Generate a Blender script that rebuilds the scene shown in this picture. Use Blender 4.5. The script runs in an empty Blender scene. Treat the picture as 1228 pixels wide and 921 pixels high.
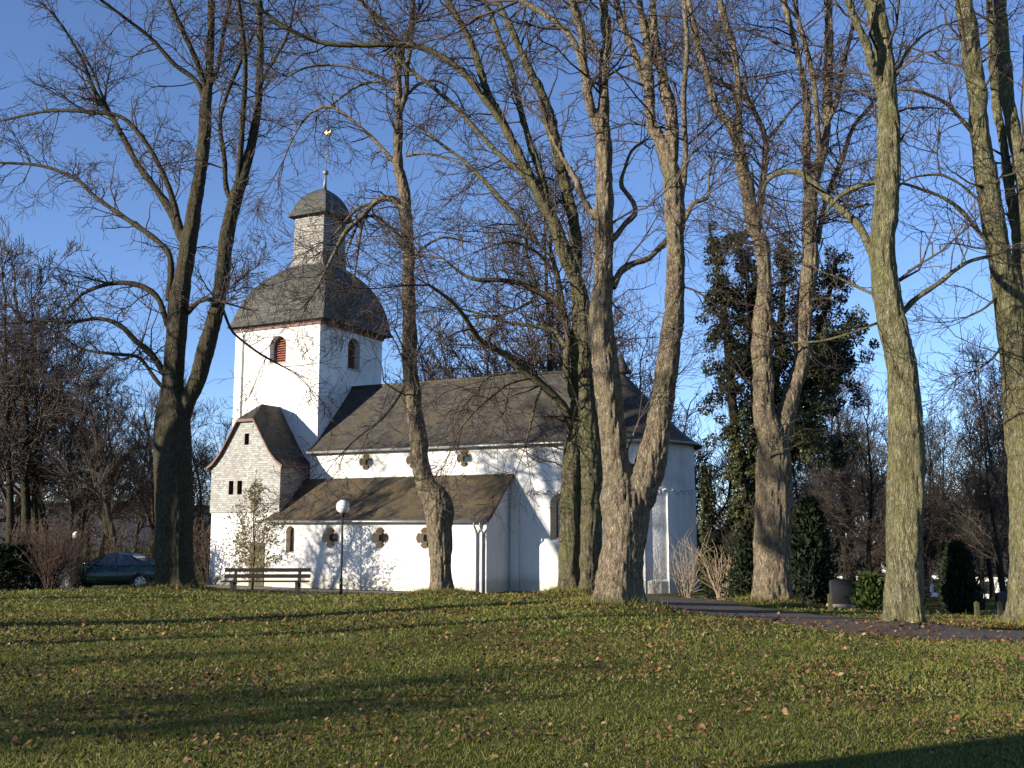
import bpy, bmesh, math, random
import numpy as np
from mathutils import Vector, Matrix, noise
from mathutils.geometry import tessellate_polygon

# ------------------------------------------------------------------ scene, camera, light
scene = bpy.context.scene
COL = scene.collection
F_PX, W_PX, H_PX = 1230.0, 1228.0, 921.0
EYE = 1.6
PITCH = math.atan(175.5 / F_PX)
cam_d = bpy.data.cameras.new('camera')
cam = bpy.data.objects.new('camera', cam_d)
COL.objects.link(cam)
cam.location = (0, 0, EYE)
cam.rotation_euler = (math.pi / 2 + PITCH, 0, 0)
cam_d.sensor_width = 36.0
cam_d.lens = 36.0 * F_PX / W_PX
cam_d.clip_end = 4000
scene.camera = cam

SUN_EL = math.radians(12.5)
SUN_H = Vector((-0.89, -0.456, 0)).normalized()          # horizontal direction towards the sun
to_sun = SUN_H * math.cos(SUN_EL) + Vector((0, 0, math.sin(SUN_EL)))
sun_d = bpy.data.lights.new('sun', 'SUN')
sun_d.energy = 5.0
sun_d.angle = math.radians(0.5)
sun_d.color = (1.0, 0.90, 0.76)
sun = bpy.data.objects.new('sun', sun_d)
COL.objects.link(sun)
sun.rotation_euler = to_sun.to_track_quat('Z', 'Y').to_euler()

world = bpy.data.worlds.new('World')
scene.world = world
world.use_nodes = True
wn = world.node_tree
bg = wn.nodes['Background']
sky = wn.nodes.new('ShaderNodeTexSky')
sky.sky_type = 'NISHITA'
sky.sun_disc = False
sky.sun_elevation = SUN_EL
sky.sun_rotation = math.atan2(SUN_H.x, SUN_H.y)
sky.air_density = 0.7
sky.dust_density = 0.0
sky.ozone_density = 4.5
wb = wn.nodes.new('ShaderNodeMix')                        # the photograph's cool white balance
wb.data_type = 'RGBA'
wb.blend_type = 'MULTIPLY'
wb.inputs[0].default_value = 1.0
wb.inputs[7].default_value = (1.36, 1.07, 1.0, 1)
wn.links.new(sky.outputs[0], wb.inputs[6])
wn.links.new(wb.outputs[2], bg.inputs[0])
bg.inputs[1].default_value = 0.125

scene.view_settings.view_transform = 'Standard'
scene.view_settings.look = 'None'
scene.view_settings.exposure = 1.0
scene.view_settings.gamma = 1.0
scene.view_settings.use_curve_mapping = False
scene.cycles.max_bounces = 5
scene.cycles.diffuse_bounces = 2
scene.cycles.glossy_bounces = 2
scene.cycles.transmission_bounces = 3
scene.cycles.transparent_max_bounces = 4

# ------------------------------------------------------------------ helpers
rng = np.random.default_rng(7)
random.seed(7)


def ray(px, py):
    u = (px - 614) / F_PX
    v = (460.5 - py) / F_PX
    return np.array([u, math.cos(PITCH) - v * math.sin(PITCH), math.sin(PITCH) + v * math.cos(PITCH)])


def at(px, py, Y):
    r = ray(px, py)
    return r * (Y / r[1]) + np.array([0, 0, EYE])


def link(o, parent=None):
    COL.objects.link(o)
    if parent is not None:
        o.parent = parent
    return o


def tag(o, label=None, cat=None, group=None, kind=None):
    if label: o['label'] = label
    if cat: o['category'] = cat
    if group: o['group'] = group
    if kind: o['kind'] = kind
    return o


def empty(name, loc, rz=0.0, label=None, cat=None, group=None):
    o = bpy.data.objects.new(name, None)
    o.empty_display_size = 0.3
    o.location = loc
    o.rotation_euler = (0, 0, rz)
    link(o)
    return tag(o, label, cat, group)


def mesh_np(name, V, faces, mat, parent=None, smooth=False, uv=None, midx=None):
    """faces: list of (m,k) int arrays"""
    V = np.asarray(V, dtype=np.float32)
    me = bpy.data.meshes.new(name)
    me.vertices.add(len(V))
    me.vertices.foreach_set('co', V.ravel())
    faces = [np.asarray(f, dtype=np.int32) for f in faces if len(f)]
    loops = np.concatenate([f.ravel() for f in faces])
    tot = np.concatenate([np.full(len(f), f.shape[1], np.int32) for f in faces])
    start = np.concatenate([[0], np.cumsum(tot)[:-1]]).astype(np.int32)
    me.loops.add(len(loops))
    me.polygons.add(len(tot))
    me.loops.foreach_set('vertex_index', loops)
    me.polygons.foreach_set('loop_start', start)
    me.polygons.foreach_set('loop_total', tot)
    if smooth:
        me.polygons.foreach_set('use_smooth', np.ones(len(tot), bool))
    mats = mat if isinstance(mat, (list, tuple)) else [mat]
    for m in mats: me.materials.append(m)
    if midx is not None:
        me.polygons.foreach_set('material_index', np.asarray(midx, np.int32))
    if uv is not None:
        l = me.uv_layers.new(name='UVMap')
        l.data.foreach_set('uv', np.asarray(uv, np.float32)[loops].ravel())
    me.update(calc_edges=True)
    me.validate()
    o = bpy.data.objects.new(name, me)
    return link(o, parent)


class MB:
    """collects plain shapes for ONE mesh object"""
    def __init__(s):
        s.v, s.f, s.uv, s.m, s.n = [], [], [], [], 0
        s.sm = []

    def add(s, V, F, uv=None, mi=0, smooth=False):
        V = [tuple(map(float, p)) for p in V]
        base = s.n
        s.v += V
        s.uv += list(uv) if uv is not None else [(p[0] + p[1], p[2]) for p in V]
        for f in F:
            s.f.append([base + i for i in f])
            s.m.append(mi)
            s.sm.append(smooth)
        s.n += len(V)

    def box(s, lo, hi, mi=0):
        x0, y0, z0 = lo
        x1, y1, z1 = hi
        V = [(x0, y0, z0), (x1, y0, z0), (x1, y1, z0), (x0, y1, z0), (x0, y0, z1), (x1, y0, z1), (x1, y1, z1), (x0, y1, z1)]
        s.add(V, [(0, 3, 2, 1), (4, 5, 6, 7), (0, 1, 5, 4), (1, 2, 6, 5), (2, 3, 7, 6), (3, 0, 4, 7)], mi=mi)

    def tube(s, P, R, n=8, mi=0, caps=True):
        V, Q = tube_np(np.asarray(P, float)[None], np.asarray(R, float)[None], n)
        F = [tuple(q) for q in Q]
        k = len(P)
        if caps:
            F += [tuple(range(n - 1, -1, -1)), tuple(range((k - 1) * n, k * n))]
        s.add(V, F, mi=mi, smooth=True)

    def sphere(s, c, r, nu=20, nv=12, sx=1, sy=1, sz=1, mi=0):
        V, F = [], []
        for j in range(nv + 1):
            t = math.pi * j / nv
            for i in range(nu):
                a = 2 * math.pi * i / nu
                V.append((c[0] + sx * r * math.sin(t) * math.cos(a), c[1] + sy * r * math.sin(t) * math.sin(a), c[2] - sz * r * math.cos(t)))
        for j in range(nv):
            for i in range(nu):
                F.append((j * nu + i, j * nu + (i + 1) % nu, (j + 1) * nu + (i + 1) % nu, (j + 1) * nu + i))
        s.add(V, F, mi=mi, smooth=True)

    def build(s, name, mat, parent=None):
        me = bpy.data.meshes.new(name)
        me.from_pydata(s.v, [], s.f)
        for m in (mat if isinstance(mat, (list, tuple)) else [mat]): me.materials.append(m)
        me.polygons.foreach_set('material_index', s.m)
        me.polygons.foreach_set('use_smooth', s.sm)
        l = me.uv_layers.new(name='UVMap')
        li = np.zeros(len(me.loops), np.int32)
        me.loops.foreach_get('vertex_index', li)
        l.data.foreach_set('uv', np.asarray(s.uv, np.float32)[li].ravel())
        me.update()
        return link(bpy.data.objects.new(name, me), parent)


def nrm(a):
    return a / np.maximum(np.linalg.norm(a, axis=-1, keepdims=True), 1e-9)


def tube_np(P, R, n, lobes=None):
    """P (B,k,3), R (B,k) -> verts, quads"""
    B, k, _ = P.shape
    T = np.empty_like(P)
    T[:, 1:-1] = P[:, 2:] - P[:, :-2]
    T[:, 0] = P[:, 1] - P[:, 0]
    T[:, -1] = P[:, -1] - P[:, -2]
    T = nrm(T)
    ref = np.array([0.12, 0.97, 0.2])
    U = nrm(np.cross(T, ref))
    Wv = np.cross(T, U)
    a = np.arange(n) * 2 * np.pi / n
    RR = R[:, :, None] * (lobes if lobes is not None else 1.0)
    V = P[:, :, None, :] + (RR * np.cos(a))[..., None] * U[:, :, None, :] + (RR * np.sin(a))[..., None] * Wv[:, :, None, :]
    idx = np.arange(B * k * n).reshape(B, k, n)
    a0 = idx[:, :-1, :]
    a1 = np.roll(a0, -1, axis=2)
    b0 = idx[:, 1:, :]
    b1 = np.roll(b0, -1, axis=2)
    Q = np.stack([a0, a1, b1, b0], -1).reshape(-1, 4)
    return V.reshape(-1, 3), Q


# ------------------------------------------------------------------ materials
def new_mat(name):
    m = bpy.data.materials.new(name)
    m.use_nodes = True
    nt = m.node_tree
    return m, nt, nt.nodes['Principled BSDF']


def N(nt, t, **kw):
    n = nt.nodes.new(t)
    for k, v in kw.items(): setattr(n, k, v)
    return n


def ramp(nt, src, stops):
    r = N(nt, 'ShaderNodeValToRGB')
    e = r.color_ramp.elements
    while len(e) < len(stops): e.new(0.5)
    for i, (p, c) in enumerate(stops):
        e[i].position = p
        e[i].color = (*c, 1) if len(c) == 3 else c
    nt.links.new(src, r.inputs[0])
    return r.outputs[0]


def coords(nt, kind='Object', scale=(1, 1, 1)):
    tc = N(nt, 'ShaderNodeTexCoord')
    mp = N(nt, 'ShaderNodeMapping')
    mp.inputs['Scale'].default_value = scale
    nt.links.new(tc.outputs[kind], mp.inputs[0])
    return mp.outputs[0]


def noise_tex(nt, vec, scale, detail=4, rough=0.6):
    n = N(nt, 'ShaderNodeTexNoise')
    n.inputs['Scale'].default_value = scale
    n.inputs['Detail'].default_value = detail
    n.inputs['Roughness'].default_value = rough
    nt.links.new(vec, n.inputs['Vector'])
    return n.outputs[0]


def mixc(nt, fac, a, b, mode='MIX'):
    m = N(nt, 'ShaderNodeMix', data_type='RGBA', blend_type=mode)
    for sock, val in ((m.inputs[0], fac), (m.inputs[6], a), (m.inputs[7], b)):
        if isinstance(val, (int, float)): sock.default_value = val
        elif isinstance(val, tuple): sock.default_value = (*val, 1)
        else: nt.links.new(val, sock)
    return m.outputs[2]


def bump(nt, b, h, strength, dist):
    n = N(nt, 'ShaderNodeBump')
    n.inputs['Strength'].default_value = strength
    n.inputs['Distance'].default_value = dist
    nt.links.new(h, n.inputs['Height'])
    nt.links.new(n.outputs[0], b.inputs['Normal'])


def m_plain(name, c, rough=0.7, metal=0.0, var=0.15, scale=6.0, spec=0.3):
    m, nt, b = new_mat(name)
    v = coords(nt)
    n = noise_tex(nt, v, scale)
    lo = tuple(x * (1 - var) for x in c)
    hi = tuple(min(1, x * (1 + var)) for x in c)
    nt.links.new(ramp(nt, n, [(0.3, lo), (0.7, hi)]), b.inputs['Base Color'])
    b.inputs['Roughness'].default_value = rough
    b.inputs['Metallic'].default_value = metal
    b.inputs['Specular IOR Level'].default_value = spec
    return m


def m_bark(name, dark, light, moss, moss_amt=0.5, zs=0.30):
    m, nt, b = new_mat(name)
    v2 = coords(nt)
    wob = mixc(nt, 0.10, v2, noise_color(nt, v2, 3))
    mp = N(nt, 'ShaderNodeMapping')
    mp.inputs['Scale'].default_value = (1, 1, zs)
    nt.links.new(wob, mp.inputs[0])
    v = mp.outputs[0]
    n1 = noise_tex(nt, v, 22, 8, 0.78)
    n4 = noise_tex(nt, v2, 60, 4, 0.8)
    vor = N(nt, 'ShaderNodeTexVoronoi', feature='F1')
    vor.inputs['Scale'].default_value = 30
    vor.inputs['Randomness'].default_value = 1.0
    nt.links.new(mixc(nt, 0.35, v, noise_color(nt, v, 14)), vor.inputs['Vector'])
    n2 = noise_tex(nt, v2, 1.3, 5, 0.65)
    n3 = noise_tex(nt, v2, 6, 6, 0.7)
    c = ramp(nt, n1, [(0.37, dark), (0.5, tuple(0.5 * (a + b_) for a, b_ in zip(dark, light))), (0.62, light)])
    c = mixc(nt, 0.8, c, ramp(nt, n3, [(0.36, (0.5, 0.5, 0.5)), (0.64, (1.12, 1.1, 1.06))]), 'MULTIPLY')
    c = mixc(nt, 0.7, c, ramp(nt, n4, [(0.36, (0.55, 0.55, 0.55)), (0.64, (1.2, 1.2, 1.2))]), 'MULTIPLY')
    c = mixc(nt, ramp(nt, n2, [(0.44, (0, 0, 0)), (0.62, (moss_amt,) * 3)]), c, moss)
    vf = ramp(nt, vor.outputs['Distance'], [(0.25, (1, 1, 1)), (0.75, (0.35, 0.35, 0.35))])
    c = mixc(nt, 0.55, c, vf, 'MULTIPLY')
    nt.links.new(c, b.inputs['Base Color'])
    b.inputs['Roughness'].default_value = 0.92
    b.inputs['Specular IOR Level'].default_value = 0.12
    bump(nt, b, mixc(nt, 0.45, n1, vf), 1.0, 0.11)
    return m


def noise_color(nt, vec, scale):
    n = N(nt, 'ShaderNodeTexNoise')
    n.inputs['Scale'].default_value = scale
    nt.links.new(vec, n.inputs['Vector'])
    return n.outputs[1]


def m_slate(name, base, dirt, row=0.17, width=0.28, mortar=0.014, mort_c=(0.02, 0.02, 0.02), var=0.35, rough=0.65, dirt_amt=0.6):
    m, nt, b = new_mat(name)
    uv = coords(nt, 'UV')
    br = N(nt, 'ShaderNodeTexBrick')
    br.offset = 0.5
    br.inputs['Scale'].default_value = 1.0
    br.inputs['Brick Width'].default_value = width
    br.inputs['Row Height'].default_value = row
    br.inputs['Mortar Size'].default_value = mortar
    br.inputs['Mortar Smooth'].default_value = 0.3
    br.inputs['Bias'].default_value = 0.0
    br.inputs['Color1'].default_value = (*[x * (1 - var) for x in base], 1)
    br.inputs['Color2'].default_value = (*[min(1, x * (1 + var)) for x in base], 1)
    br.inputs['Mortar'].default_value = (*mort_c, 1)
    nt.links.new(uv, br.inputs['Vector'])
    n = noise_tex(nt, coords(nt), 0.9, 8, 0.72)
    f = ramp(nt, n, [(0.42, (0, 0, 0)), (0.60, (dirt_amt,) * 3)])
    c = mixc(nt, f, br.outputs['Color'], dirt)
    nf = noise_tex(nt, uv, 9, 3)
    c = mixc(nt, 0.5, c, ramp(nt, nf, [(0.3, (0.45,) * 3), (0.7, (1.45,) * 3)]), 'MULTIPLY')
    nt.links.new(c, b.inputs['Base Color'])
    b.inputs['Roughness'].default_value = rough
    b.inputs['Specular IOR Level'].default_value = 0.3
    inv = mixc(nt, 0.35, br.outputs['Fac'], nf)
    bump(nt, b, inv, -0.8, 0.05)
    return m


def m_plaster(name, c=(0.80, 0.785, 0.75)):
    m, nt, b = new_mat(name)
    v = coords(nt)
    n1 = noise_tex(nt, v, 0.8, 5)
    vs = coords(nt, scale=(1, 1, 0.12))
    n2 = noise_tex(nt, vs, 2.2, 5)
    col = ramp(nt, n1, [(0.3, tuple(x * 0.9 for x in c)), (0.6, c)])
    st = ramp(nt, n2, [(0.32, (0.86, 0.85, 0.82)), (0.5, (1, 1, 1))])
    col = mixc(nt, 1.0, col, st, 'MULTIPLY')
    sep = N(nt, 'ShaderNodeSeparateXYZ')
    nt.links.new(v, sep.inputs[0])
    ad = N(nt, 'ShaderNodeMath', operation='MULTIPLY_ADD')        # splash dirt along the wall foot, doubling as painted dapples of shade
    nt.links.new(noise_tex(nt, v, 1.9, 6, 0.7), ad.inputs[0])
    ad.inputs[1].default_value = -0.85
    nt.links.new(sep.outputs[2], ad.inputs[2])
    dirt_dapple = ramp(nt, ad.outputs[0], [(0.0, (0.72, 0.70, 0.64)), (0.14, (0.90, 0.89, 0.86)), (0.34, (1, 1, 1))])
    col = mixc(nt, 1.0, col, dirt_dapple, 'MULTIPLY')
    patch = noise_tex(nt, v, 0.33, 7, 0.7)
    col = mixc(nt, 1.0, col, ramp(nt, patch, [(0.36, (0.84, 0.83, 0.79)), (0.46, (1, 1, 1))]), 'MULTIPLY')
    nt.links.new(col, b.inputs['Base Color'])
    b.inputs['Roughness'].default_value = 0.9
    b.inputs['Specular IOR Level'].default_value = 0.1
    n5 = noise_tex(nt, v, 3.0, 6, 0.7)
    bump(nt, b, n5, 0.7, 0.10)
    return m


def m_glass(name, c=(0.02, 0.025, 0.03), rough=0.06):
    m, nt, b = new_mat(name)
    n = noise_tex(nt, coords(nt), 3)
    nt.links.new(ramp(nt, n, [(0.3, tuple(x * 0.6 for x in c)), (0.7, c)]), b.inputs['Base Color'])
    b.inputs['Roughness'].default_value = rough
    b.inputs['Specular IOR Level'].default_value = 0.8
    bump(nt, b, noise_tex(nt, coords(nt), 6), 0.12, 0.02)
    return m


def m_leaf(name, lo, hi, scale=3.0, rough=0.6, trans=0.0):
    m, nt, b = new_mat(name)
    n = noise_tex(nt, coords(nt), scale, 3)
    nt.links.new(ramp(nt, n, [(0.32, lo), (0.66, hi)]), b.inputs['Base Color'])
    b.inputs['Roughness'].default_value = rough
    b.inputs['Specular IOR Level'].default_value = 0.25
    if trans:
        t = N(nt, 'ShaderNodeBsdfTranslucent')
        t.inputs[0].default_value = (*hi, 1)
        mx = N(nt, 'ShaderNodeMixShader')
        mx.inputs[0].default_value = trans
        nt.links.new(b.outputs[0], mx.inputs[1])
        nt.links.new(t.outputs[0], mx.inputs[2])
        nt.links.new(mx.outputs[0], nt.nodes['Material Output'].inputs[0])
    return m


M = {}
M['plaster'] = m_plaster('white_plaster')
M['roof'] = m_slate('nave_slate', (0.050, 0.046, 0.039), (0.075, 0.060, 0.038), dirt_amt=0.8, var=0.5, rough=0.8)
M['roof_moss'] = m_slate('mossy_slate', (0.055, 0.044, 0.029), (0.085, 0.062, 0.030), dirt_amt=0.9, var=0.5, rough=0.8)
M['tower_roof'] = m_slate('tower_slate', (0.068, 0.066, 0.058), (0.07, 0.062, 0.046), dirt_amt=0.6, rough=0.7, var=0.45)
M['shingle'] = m_slate('pale_shingle', (0.34, 0.335, 0.31), (0.24, 0.23, 0.20), row=0.105, width=0.17, mortar=0.013, mort_c=(0.13, 0.125, 0.115), var=0.38, dirt_amt=0.5)
M['lantern'] = m_slate('lantern_slate', (0.25, 0.24, 0.21), (0.17, 0.155, 0.12), row=0.15, width=0.28, mortar=0.02, mort_c=(0.06, 0.058, 0.05), var=0.35, dirt_amt=0.5)
M['stone'] = m_plain('sandstone', (0.42, 0.36, 0.27), 0.9, var=0.25)
M['reveal'] = m_plain('window_reveal', (0.62, 0.54, 0.42), 0.9, var=0.12)
M['plinth'] = m_plain('grey_render', (0.26, 0.25, 0.22), 0.9, var=0.2)
M['fascia'] = m_plain('brown_fascia', (0.13, 0.065, 0.045), 0.6, var=0.3)
M['louvre'] = m_plain('red_louvre', (0.23, 0.07, 0.045), 0.6, var=0.3)
M['metal'] = m_plain('zinc', (0.30, 0.30, 0.29), 0.45, 0.6, var=0.15)
M['lead'] = m_plain('lead', (0.20, 0.20, 0.20), 0.5, 0.3)
M['gold'] = m_plain('gilt', (0.55, 0.30, 0.10), 0.3, 0.9, var=0.1)
M['iron'] = m_plain('iron', (0.03, 0.03, 0.03), 0.5, 0.5)
M['glass'] = m_glass('window_glass')
M['dark'] = m_plain('dark_opening', (0.02, 0.019, 0.017), 0.8)
M['door'] = m_plain('door_wood', (0.07, 0.065, 0.03), 0.7, var=0.3)
M['bench'] = m_plain('bench_wood', (0.011, 0.008, 0.006), 0.8, var=0.4, scale=12)  # shade on the backlit bench is put into the wood colour
M['concrete'] = m_plain('bench_leg', (0.025, 0.024, 0.022), 0.8)
M['opal'] = m_plain('opal_globe', (0.80, 0.79, 0.76), 0.2, var=0.04, spec=0.5)
M['post'] = m_plain('lamp_post', (0.03, 0.032, 0.03), 0.5, 0.2)
M['paint'] = m_plain('teal_paint', (0.010, 0.032, 0.032), 0.18, 0.25, var=0.05, spec=0.6)
M['rubber'] = m_plain('rubber', (0.02, 0.02, 0.02), 0.9)
M['rim'] = m_plain('wheel_rim', (0.35, 0.35, 0.36), 0.35, 0.7)
M['carglass'] = m_glass('car_glass', (0.015, 0.018, 0.02), 0.03)
M['tail'] = m_plain('tail_lamp', (0.25, 0.01, 0.01), 0.2)
M['headlamp'] = m_plain('head_lamp', (0.6, 0.6, 0.6), 0.1)
M['bark_brown'] = m_bark('bark_brown', (0.10, 0.076, 0.05), (0.62, 0.50, 0.35), (0.28, 0.27, 0.15), 0.35)
M['bark_olive'] = m_bark('bark_olive', (0.09, 0.085, 0.048), (0.46, 0.42, 0.25), (0.24, 0.24, 0.09), 0.45, 0.2)
M['bark_green'] = m_bark('bark_green', (0.075, 0.068, 0.042), (0.36, 0.31, 0.19), (0.18, 0.195, 0.08), 0.5, 0.22)
M['bark_shade'] = m_bark('bark_shade', (0.05, 0.043, 0.03), (0.20, 0.17, 0.115), (0.10, 0.105, 0.05), 0.45)  # bark darkened to stand in for shade falling on the trunk
M['bark_dark'] = m_bark('bark_dark', (0.034, 0.029, 0.021), (0.14, 0.12, 0.08), (0.075, 0.08, 0.04), 0.4)
M['twig'] = m_plain('twig_bark', (0.055, 0.041, 0.032), 0.85, var=0.4, scale=0.9)
M['twig_red'] = m_plain('reddish_twig', (0.075, 0.046, 0.033), 0.85, var=0.4, scale=0.9)
M['twig_grey'] = m_plain('grey_twig', (0.062, 0.050, 0.040), 0.85, var=0.4, scale=0.9)
M['seed'] = m_plain('seed_bract', (0.16, 0.085, 0.05), 0.8, var=0.4, scale=2)
M['cane'] = m_plain('pale_cane', (0.26, 0.20, 0.13), 0.8, var=0.3)
M['ivy'] = m_leaf('ivy_leaf', (0.016, 0.021, 0.008), (0.065, 0.070, 0.026), 2.2, 0.45)
M['holly'] = m_leaf('shrub_leaf', (0.10, 0.095, 0.035), (0.34, 0.30, 0.14), 4.0, 0.45, 0.2)
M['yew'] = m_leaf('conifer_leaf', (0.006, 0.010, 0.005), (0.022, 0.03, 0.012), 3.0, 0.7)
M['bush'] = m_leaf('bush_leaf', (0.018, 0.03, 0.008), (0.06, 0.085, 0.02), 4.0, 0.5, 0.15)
M['stone_dark'] = m_plain('dark_granite', (0.03, 0.03, 0.03), 0.5, var=0.2)
M['house_wall'] = m_plain('house_wall', (0.80, 0.76, 0.72), 0.9, var=0.05)
M['house_roof'] = m_plain('house_roof', (0.05, 0.040, 0.036), 0.8, var=0.3)
M['blade'] = m_leaf('grass_blade', (0.10, 0.12, 0.020), (0.25, 0.255, 0.048), 0.35, 0.7, 0.4)
M['blade_dark'] = m_leaf('dark_grass_blade', (0.045, 0.062, 0.013), (0.12, 0.14, 0.03), 0.35, 0.7, 0.35)
M['blade_dry'] = m_leaf('dry_grass_blade', (0.19, 0.16, 0.065), (0.34, 0.29, 0.13), 0.5, 0.8, 0.3)
LEAFM = [m_leaf('fallen_leaf_%s' % n_, tuple(x * 0.55 for x in c), c, 7.0, 0.75) for n_, c in
         (('tan', (0.27, 0.155, 0.07)), ('russet', (0.20, 0.085, 0.035)), ('umber', (0.10, 0.055, 0.028)), ('pale', (0.36, 0.25, 0.14)))]


def m_ground():
    m, nt, b = new_mat('lawn_soil')
    v = coords(nt)
    n1 = noise_tex(nt, v, 0.35, 6, 0.65)
    n2 = noise_tex(nt, v, 5, 6, 0.7)
    n3 = noise_tex(nt, v, 40, 3, 0.7)
    g = ramp(nt, n2, [(0.3, (0.035, 0.043, 0.010)), (0.55, (0.10, 0.108, 0.024)), (0.75, (0.16, 0.14, 0.05))])
    br = ramp(nt, n3, [(0.35, (0.045, 0.030, 0.016)), (0.65, (0.12, 0.08, 0.045))])
    f = ramp(nt, n1, [(0.46, (0, 0, 0)), (0.68, (0.55, 0.55, 0.55))])
    c = mixc(nt, f, g, br)
    nt.links.new(c, b.inputs['Base Color'])
    b.inputs['Roughness'].default_value = 0.95
    b.inputs['Specular IOR Level'].default_value = 0.05
    bump(nt, b, mixc(nt, 0.5, n2, n3), 0.9, 0.08)
    return m


def m_path(name, lo, hi, leafy=0.3):
    m, nt, b = new_mat(name)
    v = coords(nt)
    n = noise_tex(nt, v, 30, 5, 0.75)
    big = noise_tex(nt, v, 0.7, 5)
    c = ramp(nt, n, [(0.3, lo), (0.7, hi)])
    c = mixc(nt, ramp(nt, big, [(0.45, (0, 0, 0)), (0.7, (leafy,) * 3)]), c, (0.10, 0.065, 0.04))
    nt.links.new(c, b.inputs['Base Color'])
    b.inputs['Roughness'].default_value = 0.9
    bump(nt, b, n, 0.6, 0.02)
    return m


M['ground'] = m_ground()
M['asphalt'] = m_path('asphalt', (0.045, 0.032, 0.019), (0.095, 0.066, 0.040), 0.8)
M['gravel'] = m_path('gravel', (0.10, 0.085, 0.065), (0.24, 0.20, 0.155), 0.45)
M['hills'] = m_plain('wooded_hill', (0.034, 0.031, 0.024), 0.95, var=0.6, scale=0.05)

# ------------------------------------------------------------------ terrain
def ss(a, b, x):
    t = np.clip((np.asarray(x, float) - a) / (b - a), 0, 1)
    return t * t * (3 - 2 * t)


CTRL = []
for px, py, Y in ((209, 704, 36), (528, 714, 31), (740, 727, 22), (692, 712, 28), (924, 725, 28), (1083, 757, 18.5),
                  (318, 714, 35), (412, 713, 36), (130, 708, 38.6), (0, 712, 38), (620, 717, 27), (840, 735, 23), (600, 752, 17.5), (300, 745, 20)):
    CTRL.append(tuple(at(px, py, Y)))
TH = math.radians(27.0)
CE = np.array([math.cos(TH), -math.sin(TH)])
CN = np.array([math.sin(TH), math.cos(TH)])
_o = ray(583, 712)
_t = (-1.0 - EYE) / _o[2]
CO = np.array([_o[0] * _t, _o[1] * _t])                  # church corner on the ground


def church_xy(e, n): return CO + e * CE + n * CN


for e, n in ((-15.5, 0.2), (-11, -1), (-5, -1), (0, -0.5), (4, 1), (8, 5), (-5, 8), (-16, 8), (3, 10)):
    q = church_xy(e, n)
    CTRL.append((q[0], q[1], -1.0))
CTRL += [(0, 0, 0), (0, 8, 0), (-8, 8, 0.02), (8, 8, -0.02), (-20, 4, 0), (20, 4, -0.1), (0, 13, 0), (-9, 14, 0.03), (7, 13, -0.03), (-14, 20, 0.0),
         (10.4, 21.5, -0.33), (15, 30, -0.8), (16, 20, -0.35), (8, 33, -0.75), (-24, 30, -0.3), (-26, 44, -0.9), (12, 42, -1.3), (0, -10, 0), (-25, -6, 0), (25, -6, -0.1), (22, 42, -1.6)]
CT = np.array(CTRL)


def _tps(r2): return 0.5 * r2 * np.log(r2 + 1e-9)


_S = 20.0
_P = CT[:, :2] / _S
_n = len(_P)
_K = _tps(((_P[:, None] - _P[None]) ** 2).sum(-1)) + 0.004 * np.eye(_n)
_A = np.zeros((_n + 3, _n + 3))
_A[:_n, :_n] = _K
_A[:_n, _n] = 1
_A[:_n, _n + 1:] = _P
_A[_n, :_n] = 1
_A[_n + 1:, :_n] = _P.T
_w = np.linalg.solve(_A, np.concatenate([CT[:, 2], np.zeros(3)]))


def far_z(X, Y):
    w = ss(-0.02, 0.22, X / np.maximum(Y, 5))
    return -0.9 + (1 - w) * (-1.6 * ss(45, 110, Y)) + w * (-7.6 * ss(30, 95, Y))


MOUNDS = [(c[0], c[1], 0.10) for c in CTRL[:6]] + [(CTRL[5][0], CTRL[5][1], 0.06)]


def gz(X, Y):
    X = np.asarray(X, float)
    Y = np.asarray(Y, float)
    sh = X.shape
    q = np.stack([X.ravel(), Y.ravel()], -1)
    out = np.zeros(len(q))
    for i in range(0, len(q), 20000):
        p = q[i:i + 20000] / _S
        k = _tps(((p[:, None] - _P[None]) ** 2).sum(-1))
        out[i:i + 20000] = k @ _w[:_n] + _w[_n] + p @ _w[_n + 1:]
    x, y = q[:, 0], q[:, 1]
    d = np.maximum.reduce([y - 50, np.abs(x) - (20 + 0.35 * np.maximum(y, 0)), -14 - y])
    b = ss(0, 14, d)
    yy = np.where(y < 30, 0, 1)
    fz = np.where(y > 20, far_z(x, y), -0.2 * ss(0, 20, y) - 0.1)
    res = (1 - b) * out + b * fz
    for tx, ty, hh in MOUNDS:
        res = res + hh * np.exp(-((x - tx) ** 2 + (y - ty) ** 2) / 1.1)
    return res.reshape(sh)


def g1(x, y): return float(gz(np.array([x]), np.array([y]))[0])


def hit(px, py, y0=5.0, y1=80.0):
    """ground point under a pixel"""
    r = ray(px, py)
    Ys = np.linspace(y0, y1, 3000)
    t = Ys / r[1]
    z = EYE + r[2] * t
    g = gz(r[0] * t, Ys)
    i = np.argmax(z <= g)
    return np.array([r[0] * t[i], Ys[i], g[i]])


def axis(lo, hi, step, far, grow=1.22):
    a = list(np.arange(lo, hi + 1e-6, step))
    s = step
    while a[-1] < far:
        s *= grow
        a.append(a[-1] + s)
    s = step
    while a[0] > -far:
        s *= grow
        a.insert(0, a[0] - s)
    return np.array(a)


gx = axis(-30, 30, 0.5, 1500)
gy = axis(-4, 62, 0.5, 1500)
XX, YY = np.meshgrid(gx, gy)
ZZ = gz(XX, YY)
nx, ny = len(gx), len(gy)
idx = np.arange(nx * ny).reshape(ny, nx)
Q = np.stack([idx[:-1, :-1], idx[:-1, 1:], idx[1:, 1:], idx[1:, :-1]], -1).reshape(-1, 4)
ground = mesh_np('lawn', np.stack([XX, YY, ZZ], -1).reshape(-1, 3), [Q], M['ground'], smooth=True)
tag(ground, 'green park lawn strewn with fallen leaves under the trees', 'lawn', kind='structure')

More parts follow.
